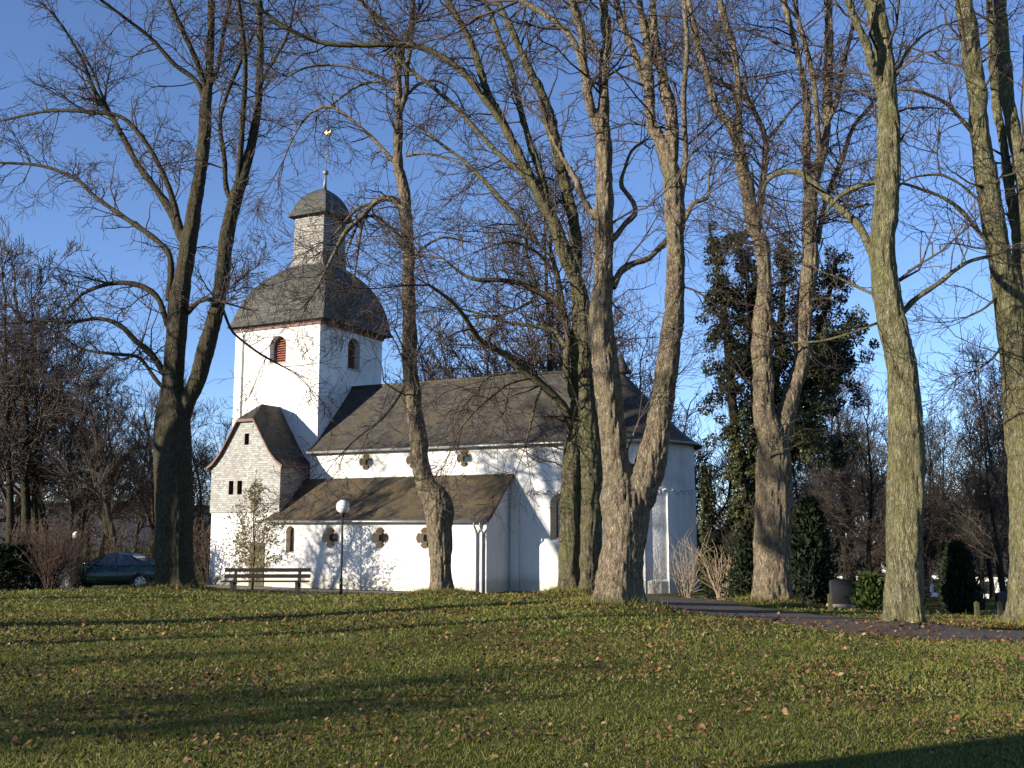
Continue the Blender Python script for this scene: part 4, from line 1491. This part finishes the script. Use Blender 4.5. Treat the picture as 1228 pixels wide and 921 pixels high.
for t in istems:
    A = parse(t)
    seg = np.concatenate([[0], np.cumsum(np.hypot(np.diff(A[:, 0]), np.diff(A[:, 1])))])
    s = np.linspace(0, seg[-1], max(6, int(seg[-1] / 12)))
    D = catmull(A, s, seg)
    dep = YI + RI.uniform(-1.4, 1.4) * (s / s[-1])
    P = np.array([at(x, y, d) for (x, y, _), d in zip(D, dep)]) - b0
    V, Q_ = tube_np(P[None], (np.maximum(D[:, 2], 2) * 0.5 * YI / F_PX)[None], 8)
    Vs.append(V)
    Qs.append(Q_ + off)
    off += len(V)
    for p, (x, y, w_) in zip(P, D):
        if y > 640 or y < 285: continue
        fat = 0.85 if 330 < y < 540 else 0.45
        for _ in range(5):
            cl.append((p + RI.normal(0, 0.33 * fat + 0.08, 3), RI.uniform(0.14, 0.42) * (0.5 + 0.5 * fat)))
mesh_np('trunk', np.concatenate(Vs), [np.concatenate(Qs)], M['bark_dark'], ivy, smooth=True)
pts, dr_ = [], []
for c, r in cl:
    k = int(190 * r / 0.35)
    q = nrm(RI.normal(0, 1, (k, 3)))
    pts.append(c + q * r * RI.uniform(0.45, 1.0, (k, 1)))
    dr_.append(q * 0.6 + np.array([0, 0, -0.55]))
leaves('ivy', np.concatenate(pts), np.concatenate(dr_), 0.095, M['ivy'], ivy, RI, 0.8)

# slim ivy pillar beside the apse
b1 = at(851, 722, 38)
b1[2] = g1(b1[0], b1[1])
iv2 = empty('ivy_tree', tuple(b1), 0, 'narrow ivy clad trunk right beside the church apse', 'tree')
H = 6.0
mbp = MB()
mbp.tube([(0, 0, -0.2), (0.1, 0, 2), (0.0, 0, 4), (-0.05, 0, 4.9)], [0.14, 0.12, 0.06, 0.02], 8)
mbp.build('trunk', M['bark_dark'], iv2)
zz = RI.uniform(0, 5.0, 3200)
ang = RI.uniform(0, 6.28, 3200)
rad = (0.34 - 0.035 * zz) * np.sqrt(RI.uniform(0.2, 1, 3200)) * (1 + 0.35 * np.sin(zz * 4 + ang))
pp = np.stack([rad * np.cos(ang), rad * np.sin(ang), zz], -1)
leaves('ivy', pp, np.stack([np.cos(ang), np.sin(ang), -0.5 + 0 * ang], -1), 0.11, M['ivy'], iv2, RI, 0.8)


def conifer(name, px, py, Y, H, r, label, seed, top=0.15, mat='yew', n=5200, cat='conifer'):
    R = np.random.default_rng(seed)
    X = (px - 614) / F_PX * Y
    z0 = g1(X, Y)
    o = empty(name, (X, Y, z0), R.uniform(0, 6), label, cat)
    mb_ = MB()
    mb_.tube([(0, 0, -0.2), (0, 0, H * 0.5), (0, 0, H * 0.94)], [0.09, 0.06, 0.015], 7)
    mb_.build('trunk', M['bark_dark'], o)
    t = R.uniform(0, 1, n) ** 0.9
    prof_ = np.interp(t, [0, 0.08, 0.35, 0.7, 0.9, 1], [0.75, 1, 0.95, 0.72, 0.42, top])
    a = R.uniform(0, 6.28, n)
    lump = 1 + 0.18 * np.sin(a * 3 + t * 9 + seed) + 0.16 * np.sin(a * 7 - t * 21) + 0.14 * np.sin(a * 5 + t * 37 + seed) + np.abs(R.normal(0, 0.14, n))
    rr_ = r * prof_ * lump * np.sqrt(R.uniform(0.35, 1, n))
    P = np.stack([rr_ * np.cos(a), rr_ * np.sin(a), t * H + 0.03], -1)
    D = np.stack([np.cos(a) * 0.7, np.sin(a) * 0.7, np.full(n, 0.8)], -1)
    leaves('foliage', P, D, 0.20, M[mat], o, R, 0.4)
    return o


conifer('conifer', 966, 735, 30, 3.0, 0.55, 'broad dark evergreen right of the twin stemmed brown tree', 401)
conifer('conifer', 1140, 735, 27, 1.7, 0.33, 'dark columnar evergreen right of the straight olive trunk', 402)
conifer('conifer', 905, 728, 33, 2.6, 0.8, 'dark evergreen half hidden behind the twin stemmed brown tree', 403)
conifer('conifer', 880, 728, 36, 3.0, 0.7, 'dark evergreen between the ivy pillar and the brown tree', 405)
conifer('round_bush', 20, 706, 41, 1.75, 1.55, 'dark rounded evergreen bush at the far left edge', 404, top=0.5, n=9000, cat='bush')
conifer('green_bush', 1036, 735, 27, 0.85, 0.34, 'small bright green bush left of the straight olive trunk', 406, top=0.4, mat='bush', n=1100, cat='bush')
# evergreen shrub that shades the lower left lawn
conifer('round_bush', -1000, 900, 3.0, 3.4, 1.7, 'tall dark evergreen bush off the left side of the lawn', 407, top=0.5, n=1500, cat='bush').location = (-14.2, 3.6, 0)

# holly-like shrub by the porch door
RH = np.random.default_rng(311)
sx, sy = -10.95, 44.0
hol = empty('leafy_shrub', (sx, sy, g1(sx, sy)), 0, 'tall airy sapling with pale leaves standing before the porch', 'shrub')
tw = Twigs(312)
LP, LD = [], []
HH = 5.1
mb = MB()
mb.tube([(0, 0, -0.1), (0.05, 0, 1.5), (-0.05, 0, 3), (0, 0, HH)], [0.05, 0.04, 0.025, 0.008], 6)
mb.build('stem', M['bark_dark'], hol)
for i in range(120):
    z = RH.uniform(0.25, HH * 0.97)
    a = RH.uniform(0, 6.28)
    env = np.interp(z / HH, [0, 0.15, 0.45, 0.62, 0.8, 1], [1.3, 1.7, 1.55, 0.85, 0.5, 0.12])
    L = env * RH.uniform(0.55, 1.15)
    d = np.array([math.cos(a), math.sin(a), RH.uniform(0.45, 0.9)])
    tw.grow(np.array([0, 0, z * 0.92]), d, L, 0.014, 1, up=0.05, wig=0.12, dens=(3.0,))
for k, lst in tw.b.items():
    for P, Rr in lst:
        for j in range(1, len(P)):
            for _ in range(2):
                LP.append(P[j] + RH.normal(0, 0.05, 3))
                LD.append(P[j] - P[j - 1])
tw.build('branches', M['cane'], hol, seeds=False)
leaves('foliage', np.array(LP), nrm(np.array(LD)), 0.115, M['holly'], hol, RH, 0.5)


# thin cane shrubs by the apse
def cane_shrub(px, py, Y, h, n, spread, label, mat, seed, name='cane_shrub'):
    R = np.random.default_rng(seed)
    X = (px - 614) / F_PX * Y
    o = empty(name, (X, Y, g1(X, Y)), 0, label, 'shrub')
    t_ = Twigs(seed)
    for i in range(n):
        a = R.uniform(0, 6.28)
        d = np.array([math.cos(a) * spread, math.sin(a) * spread, 1.0]) * 1.0
        t_.grow(np.array([R.normal(0, 0.08), R.normal(0, 0.08), -0.05]), d, h * R.uniform(0.6, 1.05), 0.016, 1, up=0.03, wig=0.06, dens=(2.2,), rmin=0.006)
    t_.build('canes', M[mat], o, seeds=False)
    return o


cane_shrub(820, 718, 39.5, 2.2, 26, 0.35, 'pale bare cane shrub against the apse wall', 'cane', 321)
cane_shrub(783, 718, 39, 1.7, 7, 0.12, 'few dark upright canes against the apse right of the huge tree', 'twig', 322)
cane_shrub(70, 706, 37.5, 2.3, 75, 0.30, 'reddish brown twiggy shrub in front of the car bonnet', 'twig_red', 323)
cane_shrub(96, 706, 38.4, 1.5, 30, 0.30, 'low brown twiggy shrub beside the car front wheel', 'twig', 325)
cane_shrub(862, 722, 34, 2.0, 22, 0.3, 'brown cane shrub left of the twin stemmed brown tree', 'cane', 324)

# ------------------------------------------------------------------ bench, lamps, car
bp = at(318.5, 714, 35)
bench = empty('park_bench', (bp[0], bp[1], g1(bp[0], bp[1])), 0, 'dark wooden park bench with plank back in front of the church porch', 'bench')
BL = 1.45
for y0, z0, y1, z1 in ((-0.30, 0.44, -0.19, 0.485), (-0.175, 0.44, -0.065, 0.485), (-0.05, 0.44, 0.06, 0.485)):
    pass
mb = MB()
for y0 in (-0.30, -0.165, -0.03): mb.box((-BL, y0, 0.43), (BL, y0 + 0.12, 0.475))
mb.build('seat', M['bench'], bench)
mb = MB()
for z0, y0 in ((0.56, 0.13), (0.76, 0.17)):
    mb.add([(-BL, y0, z0), (BL, y0, z0), (BL, y0 + 0.03, z0 + 0.12), (-BL, y0 + 0.03, z0 + 0.12), (-BL, y0 + 0.045, z0 - 0.01), (BL, y0 + 0.045, z0 - 0.01), (BL, y0 + 0.075, z0 + 0.11), (-BL, y0 + 0.075, z0 + 0.11)],
           [(0, 1, 2, 3), (7, 6, 5, 4), (0, 4, 5, 1), (1, 5, 6, 2), (2, 6, 7, 3), (3, 7, 4, 0)])
mb.build('backrest', M['bench'], bench)
for x in (-1.08, 1.08):
    mb = MB()
    mb.box((x - 0.05, -0.26, -0.08), (x + 0.05, -0.16, 0.43))
    mb.box((x - 0.05, -0.28, 0.37), (x + 0.05, 0.12, 0.428))
    mb.add([(x - 0.05, 0.06, -0.08), (x + 0.05, 0.06, -0.08), (x + 0.05, 0.14, -0.08), (x - 0.05, 0.14, -0.08), (x - 0.05, 0.205, 0.86), (x + 0.05, 0.205, 0.86), (x + 0.05, 0.26, 0.86), (x - 0.05, 0.26, 0.86)],
           [(0, 1, 5, 4), (1, 2, 6, 5), (2, 3, 7, 6), (3, 0, 4, 7), (4, 5, 6, 7)])
    mb.build('leg', M['concrete'], bench)


def lamp(px, Y, h, r, label):
    X = (px - 614) / F_PX * Y
    o = empty('street_lamp', (X, Y, g1(X, Y)), 0, label, 'street lamp')
    mb = MB()
    mb.tube([(0, 0, -0.1), (0, 0, 0.5), (0, 0, 0.52), (0, 0, h - 2 * r - 0.05)], [0.06, 0.06, 0.042, 0.036], 12)
    mb.build('pole', M['post'], o)
    mb = MB()
    mb.tube([(0, 0, h - 2 * r - 0.12), (0, 0, h - 2 * r - 0.04), (0, 0, h - 2 * r + 0.03)], [0.05, 0.09, 0.10], 14)
    mb.build('collar', M['post'], o)
    mb = MB()
    mb.sphere((0, 0, h - r), r, 28, 18)
    mb.build('globe', M['opal'], o)
    mb = MB()
    mb.tube([(0, 0, h - 0.03), (0, 0, h + 0.015)], [0.07, 0.03], 12)
    mb.build('cap', M['post'], o)


lamp(412.5, 36, 3.25, 0.235, 'slim street lamp with white globe in front of the white aisle')
lamp(97, 62, 2.7, 0.22, 'distant street lamp with white globe behind the car bonnet')

# car, front to the left
CY = 39.5
CX = (134 - 614) / F_PX * (CY - 0.85)
car = empty('parked_car', (CX, CY, g1(CX, CY - 0.4) + 0.02), math.radians(2), 'dark teal two door car parked left behind the tree', 'car')
WB = 1.27
st = [  # x, z bottom, z belt, half width
    (-2.08, 0.36, 0.56, 0.58), (-2.02, 0.27, 0.66, 0.72), (-1.8, 0.20, 0.76, 0.80), (-1.27, 0.19, 0.86, 0.84), (-0.85, 0.19, 0.92, 0.85), (-0.3, 0.19, 0.93, 0.85), (0.5, 0.19, 0.94, 0.85), (1.27, 0.21, 0.97, 0.84), (1.75, 0.26, 0.95, 0.80), (1.98, 0.33, 0.88, 0.72), (2.05, 0.42, 0.78, 0.6)]
V, F = [], []
for x, zb, zt, w in st:
    c = [(0.80 * w, zb), (0.97 * w, zb + 0.10), (w, zb + 0.30 * (zt - zb)), (w, zb + 0.55 * (zt - zb)), (0.97 * w, zb + 0.85 * (zt - zb)), (0.86 * w, zt), (0.45 * w, zt + 0.025), (0, zt + 0.03)]
    ring = [(x, -a, b) for a, b in c] + [(x, a, b) for a, b in reversed(c[:-1])]
    V += ring
k = 15
for i in range(len(st) - 1):
    for j in range(k - 1): F.append((i * k + j, (i + 1) * k + j, (i + 1) * k + j + 1, i * k + j + 1))
    F.append((i * k + k - 1, (i + 1) * k + k - 1, (i + 1) * k, i * k))
F += [tuple(range(k - 1, -1, -1)), tuple((len(st) - 1) * k + j for j in range(k))]
F = [f[::-1] for f in F]
cab = [  # x belt(low), x roof
    (-0.98, -0.28), (-0.55, -0.15), (0.25, 0.25), (0.38, 0.34), (0.95, 0.72), (1.25, 0.86), (1.72, 0.98)]
zr = [1.26, 1.345, 1.38, 1.38, 1.34, 1.29, 1.22]
VB, FP, FG = [], [], []
for (xb, xr), z in zip(cab, zr):
    VB += [(xb, -0.74, 0.925), (xr, -0.60, z - 0.03), (xr, -0.42, z + 0.01), (xr, 0, z + 0.02), (xr, 0.42, z + 0.01), (xr, 0.60, z - 0.03), (xb, 0.74, 0.925)]
for i in range(6):
    a, b = i * 7, (i + 1) * 7
    side = FP if i in (2, 5) else FG
    side.append((a, b, b + 1, a + 1)[::-1])
    side.append((a + 5, b + 5, b + 6, a + 6)[::-1])
    for j in (1, 2, 3, 4): FP.append((a + j, b + j, b + j + 1, a + j + 1)[::-1])
FG += [(0, 1, 2, 3, 4, 5, 6), (42, 43, 44, 45, 46, 47, 48)[::-1]]
mb = MB()
mb.add(V, F, smooth=True)
mb.add(VB, FP)
# waistline and pillar strips
for (xb, xr), z in ((cab[0], zr[0]), (cab[1], zr[1])):
    for s in (-1, 1):
        mb.tube([(xb, s * 0.742, 0.925), (xr, s * 0.605, z - 0.03)], [0.022, 0.022], 6)
mb.build('body', M['paint'], car)
mb = MB()
mb.add(VB, FG)
mb.build('windows', M['carglass'], car)
for x in (-WB, WB):
    for s in (-1, 1):
        mb = MB()
        P = [(x, s * 0.66, 0.30), (x, s * 0.70, 0.30), (x, s * 0.845, 0.30), (x, s * 0.868, 0.30)]
        for (r_a, r_b) in ((0, 1),):
            V, F = [], []
            n = 28
            for yy, r_ in ((0.62, 0.22), (0.66, 0.30), (0.84, 0.305), (0.865, 0.27), (0.865, 0.20)):
                for i in range(n):
                    a = 2 * math.pi * i / n
                    V.append((x + r_ * math.cos(a), s * yy, 0.30 + r_ * math.sin(a)))
            for j in range(4):
                for i in range(n):
                    F.append((j * n + i, j * n + (i + 1) % n, (j + 1) * n + (i + 1) % n, (j + 1) * n + i))
            mb.add(V, F, smooth=True)
        wh = mb.build('wheel', M['rubber'], car)
        mb = MB()
        V, F = [], []
        for i in range(n):
            a = 2 * math.pi * i / n
            V.append((x + 0.205 * math.cos(a), s * 0.862, 0.30 + 0.205 * math.sin(a)))
        for sp in range(7):
            a0 = 2 * math.pi * sp / 7
            pts_ = [(0.05, a0 - 0.9), (0.19, a0 - 0.2), (0.19, a0 + 0.2), (0.05, a0 + 0.9)]
            V2 = [(x + r_ * math.cos(a), s * 0.872, 0.30 + r_ * math.sin(a)) for r_, a in pts_]
            mb.add(V2, [(0, 1, 2, 3)], mi=0)
        mb.add([(x + 0.06 * math.cos(2 * math.pi * i / 12), s * 0.876, 0.30 + 0.06 * math.sin(2 * math.pi * i / 12)) for i in range(12)], [tuple(range(12))])
        ring = [(x + r_ * math.cos(2 * math.pi * i / n), s * 0.870, 0.30 + r_ * math.sin(2 * math.pi * i / n)) for r_ in (0.185, 0.208) for i in range(n)]
        mb.add(ring, [(i, (i + 1) % n, n + (i + 1) % n, n + i) for i in range(n)])
        mb.build('rim', M['rim'], wh)
        mb = MB()
        V = [(x + r_ * math.cos(math.pi * (i / 16)), s * 0.853, 0.30 + r_ * math.sin(math.pi * i / 16)) for r_ in (0.0, 0.37) for i in range(17)]
        V = [(x, s * 0.853, 0.2)] + [(x + 0.37 * math.cos(math.pi * (1.08 * i / 16 - 0.04)), s * 0.853, 0.30 + 0.37 * math.sin(math.pi * (1.08 * i / 16 - 0.04))) for i in range(17)]
        mb.add(V, [(0, i, i + 1) for i in range(1, 17)])
        mb.build('wheel_arch', M['rubber'], car)
for s in (-1, 1):
    mb = MB()
    mb.sphere((-1.93, s * 0.60, 0.60), 0.10, 12, 8, sx=0.9, sy=1.2, sz=0.7)
    mb.build('headlight', M['headlamp'], car)
    mb = MB()
    mb.sphere((1.93, s * 0.62, 0.76), 0.10, 12, 8, sx=0.9, sy=1.1, sz=0.8)
    mb.build('taillight', M['tail'], car)
    mb = MB()
    mb.sphere((-0.62, s * 0.90, 0.98), 0.09, 12, 8, sx=0.7, sy=1.0, sz=0.7)
    mb.build('mirror', M['paint'], car)
    mb = MB()
    mb.box((0.12, s * 0.858 - 0.012, 0.76), (0.30, s * 0.858 + 0.012, 0.79))
    mb.build('handle', M['rubber'], car)
    mb = MB()
    for x in (-0.72, 0.40): mb.box((x - 0.006, s * 0.853 - 0.004, 0.32), (x + 0.006, s * 0.853 + 0.004, 0.86))
    mb.build('door_seam', M['rubber'], car)

# ------------------------------------------------------------------ small things beyond the path, far houses
def stone(px, Y, w, h, label, top=True):
    X = (px - 614) / F_PX * Y
    o = empty('gravestone', (X, Y, g1(X, Y)), R0.uniform(-0.2, 0.2), label, 'gravestone')
    mb = MB()
    n = 8
    pts_ = [(-w / 2, -0.1), (w / 2, -0.1), (w / 2, h * 0.9)] + [(w / 2 * math.cos(math.pi * i / n), h * 0.9 + h * 0.1 * math.sin(math.pi * i / n)) for i in range(1, n)] + [(-w / 2, h * 0.9)]
    k_ = len(pts_)
    mb.add([(x, -0.09, z) for x, z in pts_] + [(x, 0.09, z) for x, z in pts_], [tuple(range(k_)), tuple(range(2 * k_ - 1, k_ - 1, -1))] + [(i, k_ + i, k_ + (i + 1) % k_, (i + 1) % k_) for i in range(k_)])
    mb.build('slab', M['stone_dark'], o)
    mb = MB()
    mb.box((-w / 2 - 0.08, -0.17, -0.1), (w / 2 + 0.08, 0.17, 0.12))
    mb.build('base', M['stone'], o)


stone(1001, 28, 0.55, 0.78, 'dark gravestone left of the small green bush')
stone(1195, 27, 0.48, 0.60, 'dark gravestone near the tree at the right edge')
def post(px, Y, h, label):
    X = (px - 614) / F_PX * Y
    mb = MB()
    z = g1(X, Y)
    mb.box((-0.045, -0.045, -0.1), (0.045, 0.045, h - 0.05))
    mb.add([(-0.055, -0.055, h - 0.05), (0.055, -0.055, h - 0.05), (0.055, 0.055, h - 0.05), (-0.055, 0.055, h - 0.05), (0, 0, h)], [(0, 1, 4), (1, 2, 4), (2, 3, 4), (3, 0, 4), (3, 2, 1, 0)])
    o = mb.build('wooden_post', M['door'], None)
    o.location = (X, Y, z)
    tag(o, label, 'post')


post(988, 26, 0.42, 'short pale post left of the dark gravestone by the bush')
post(1160, 25, 0.38, 'short pale post right of the columnar evergreen')
post(1187, 25, 0.40, 'short pale post in front of the right gravestone')


def house(px, Y, L, Wd, h, rh, rz, label):
    X = (px - 614) / F_PX * Y
    o = empty('house', (X, Y, g1(X, Y) - 0.3), rz, label, 'house')
    mb = MB()
    a, b = L / 2, Wd / 2
    mb.add([(-a, -b, 0), (a, -b, 0), (a, b, 0), (-a, b, 0), (-a, -b, h), (a, -b, h), (a, b, h), (-a, b, h), (-a, 0, h + rh), (a, 0, h + rh)],
           [(0, 1, 5, 4), (2, 3, 7, 6), (1, 2, 6, 9, 5), (3, 0, 4, 8, 7)])
    mb.build('wall', M['house_wall'], o)
    mb = MB()
    ov = 0.35
    for s in (-1, 1):
        dz = rh * ov / b
        P = [(-a - ov, s * (b + ov), h - dz), (a + ov, s * (b + ov), h - dz), (a + ov, 0, h + rh + 0.04), (-a - ov, 0, h + rh + 0.04)]
        mb.add(P + [(x, y, z - 0.12) for x, y, z in P], [(0, 1, 2, 3), (7, 6, 5, 4), (0, 4, 5, 1), (1, 5, 6, 2), (3, 7, 4, 0)])
    rf = mb.build('roof', M['house_roof'], o)
    mb = MB()
    mb.box((a * 0.3, -0.3, h + rh * 0.7), (a * 0.3 + 0.6, 0.3, h + rh + 0.9))
    mb.build('chimney', M['stone'], rf)
    for i in range(3):
        x = -a + L * (i + 0.5) / 3
        mb = MB()
        mb.box((x - 0.55, -b - 0.03, h * 0.35), (x + 0.55, -b + 0.02, h * 0.75))
        mb.build('window', M['glass'], o)


house(992, 150, 12, 8, 4.6, 3.2, -0.35, 'white house in the valley left of the straight olive trunk')
house(1040, 165, 9, 8, 4.4, 3.4, 0.95, 'white gabled house in the valley just behind the straight olive trunk')
house(1116, 154, 9, 8, 4.4, 3.0, -0.4, 'low white house in the valley beside the columnar evergreen')
house(1166, 170, 13, 8, 4.8, 3.4, -0.3, 'long white house in the valley right of the columnar evergreen')
house(1196, 150, 9, 8, 4.4, 3.2, -0.3, 'white house in the valley near the right edge tree')
house(1161, 240, 9, 8, 5.0, 4.0, 0.9, 'tall far white house on the slope beyond the valley')
house(1205, 215, 10, 8, 5.5, 3.6, -0.5, 'far white house behind the right edge tree')
house(945, 175, 12, 8, 4.6, 3.4, -0.3, 'white house in the valley behind the broad dark evergreen')

# ------------------------------------------------------------------ grass and fallen leaves
RG = np.random.default_rng(501)
pc = np.array(pathc)


def on_path(x, y, extra=0.0):
    d = np.full(len(x), 1e9)
    P = np.stack([x, y], -1)
    for i in range(len(pc) - 1):
        a, b = pc[i], pc[i + 1]
        ab = b - a
        t = np.clip(((P - a) @ ab) / (ab @ ab), 0, 1)
        q = a + t[:, None] * ab
        d = np.minimum(d, np.linalg.norm(P - q, axis=1) - (PATHW[i] * (1 - t) + PATHW[i + 1] * t) / 2)
    return d < extra


def in_church(x, y):
    P = np.stack([x, y], -1) - CO
    e, n = P @ CE, P @ CN
    return (n > -2.4) & (e > -19) & (e < 11)


def scatter(n, y0, y1, side=4.5):
    # even per square metre over the lawn in front, with a margin on both sides
    y = RG.uniform(y0, y1, n * 3)
    half = 0.54 * y + side
    y = y[RG.uniform(0, 1, n * 3) < half / half.max()][:n]
    x = RG.uniform(-1, 1, len(y)) * (0.54 * y + side)
    return x, y


GV, off = [], 0
for n, y0, y1, h, w in ((26000, 2.5, 6.3, 0.026, 0.007), (270000, 6.3, 10, 0.022, 0.0045), (190000, 10, 16, 0.026, 0.008), (100000, 16, 25, 0.032, 0.017), (48000, 25, 42, 0.04, 0.03)):
    x, y = scatter(n, y0, y1)
    clump = np.sin(x * 1.9 + np.sin(y * 1.3) * 2) * np.sin(y * 2.3 + np.sin(x * 0.8) * 2)
    keep = (RG.uniform(0, 1, n) < 0.72 + 0.28 * clump) & ~on_path(x, y, 0.05) & ~in_church(x, y)
    x, y = x[keep], y[keep]
    cl_ = clump[keep]
    z = gz(x, y)
    a = RG.uniform(0, np.pi, len(x))
    hh = h * RG.gamma(5, 0.2, len(x)) * (1 + 0.3 * cl_)
    ww = w * RG.uniform(0.7, 1.4, len(x))
    lean = RG.normal(0, 0.75, (2, len(x))) * hh
    p0 = np.stack([x - np.cos(a) * ww, y - np.sin(a) * ww, z - 0.005], -1)
    p1 = np.stack([x + np.cos(a) * ww, y + np.sin(a) * ww, z - 0.005], -1)
    p2 = np.stack([x + lean[0], y + lean[1], z + hh], -1)
    GV.append(np.stack([p0, p1, p2], 1).reshape(-1, 3))
for tx, ty in [c[:2] for c in CTRL[:6]] + [(10.75, 21.5)]:
    m_ = 1700
    rr_ = 0.42 + np.abs(RG.normal(0, 0.38, m_))
    a = RG.uniform(0, 6.28, m_)
    x, y = tx + rr_ * np.cos(a), ty + rr_ * np.sin(a)
    k_ = ~on_path(x, y, 0.0)
    x, y = x[k_], y[k_]
    z = gz(x, y)
    hh = RG.gamma(4, 0.022, len(x)) + 0.02
    a = RG.uniform(0, np.pi, len(x))
    ln = RG.normal(0, 0.45, (2, len(x))) * hh
    GV.append(np.stack([np.stack([x - np.cos(a) * 0.012, y - np.sin(a) * 0.012, z - 0.01], -1), np.stack([x + np.cos(a) * 0.012, y + np.sin(a) * 0.012, z - 0.01], -1), np.stack([x + ln[0], y + ln[1], z + hh], -1)], 1).reshape(-1, 3))
GV = np.concatenate(GV)
tag(mesh_np('grass', GV, [np.arange(len(GV)).reshape(-1, 3)], [M['blade'], M['blade_dark'], M['blade_dry']], midx=RG.choice(3, len(GV) // 3, p=[0.50, 0.36, 0.14])), 'short green grass blades covering the lawn', 'grass', kind='stuff')

LV, LI = [], []
tb = [c[:2] for c in CTRL[:6]] + [(10.4, 21.5)]
for n, y0, y1, s in ((1200, 2.5, 6.3, 0.02), (15000, 6.3, 12, 0.020), (17000, 12, 22, 0.025), (9000, 22, 42, 0.032)):
    x, y = scatter(n, y0, y1)
    cl_ = np.sin(x * 0.7 + 1) * np.sin(y * 0.55 + x * 0.2) + 0.5 * np.sin(x * 2.1 - y)
    keep = RG.uniform(0, 1, n) < 0.42 + 0.42 * cl_
    x, y = x[keep], y[keep]
    LV.append((x, y, np.full(len(x), s)))
for _ in range(420):
    y0 = math.sqrt(RG.uniform(6.8 ** 2, 24 ** 2))
    x0 = RG.uniform(-0.55, 0.55) * y0
    m_ = int(RG.integers(5, 22))
    LV.append((x0 + RG.normal(0, 0.22, m_), y0 + RG.normal(0, 0.28, m_), np.full(m_, 0.024)))
for tx, ty in tb:
    n = 560
    rr_ = np.abs(RG.normal(0, 0.75, n)) + 0.30
    a = RG.uniform(0, 6.28, n)
    LV.append((tx + rr_ * np.cos(a), ty + rr_ * np.sin(a), np.full(n, 0.034)))
x = np.concatenate([l[0] for l in LV])
y = np.concatenate([l[1] for l in LV])
s = np.concatenate([l[2] for l in LV])
keep = ~in_church(x, y) | (RG.uniform(0, 1, len(x)) < 0.25)
x, y, s = x[keep], y[keep], s[keep]
keep = ~on_path(x, y, -0.25) | (RG.uniform(0, 1, len(x)) < 0.35)
x, y, s = x[keep], y[keep], s[keep]
q = np.stack([x, y], -1) - CO
ins = ((q @ CN) > 0) & ((q @ CE) > -16) & ((q @ CE) < 9)
x, y, s = x[~ins], y[~ins], s[~ins]
n = len(x)
z = gz(x, y) + 0.03 + RG.uniform(0, 0.025, n)
s = s * RG.uniform(0.6, 1.3, n)
a = RG.uniform(0, 6.28, n)
d = np.stack([np.cos(a), np.sin(a), RG.normal(0, 0.35, n)], -1)
sd = np.stack([-np.sin(a), np.cos(a), RG.normal(0, 0.45, n)], -1)
c = np.stack([x, y, z], -1)
up = np.array([0, 0, 1.0])
S_ = s[:, None]
pts8 = [c - d * S_, c - d * S_ * 0.3 + sd * S_ * 0.75 + up * S_ * 0.3, c + d * S_ * 0.4 + sd * S_ * 0.55 + up * S_ * 0.25, c + d * S_ * 1.1, c + d * S_ * 0.4 - sd * S_ * 0.6 + up * S_ * 0.3, c - d * S_ * 0.3 - sd * S_ * 0.7 + up * S_ * 0.2]
V = np.stack(pts8, 1).reshape(-1, 3)
b = np.arange(n)[:, None] * 6
Fq = np.concatenate([b + np.array([[0, 3, 2, 1]]), b + np.array([[0, 5, 4, 3]])])
mi = RG.choice(4, n, p=[0.30, 0.28, 0.38, 0.04])
tag(mesh_np('fallen_leaves', V, [Fq], LEAFM, midx=np.concatenate([mi, mi])), 'dry brown fallen leaves scattered over grass and path', 'leaves', kind='stuff')
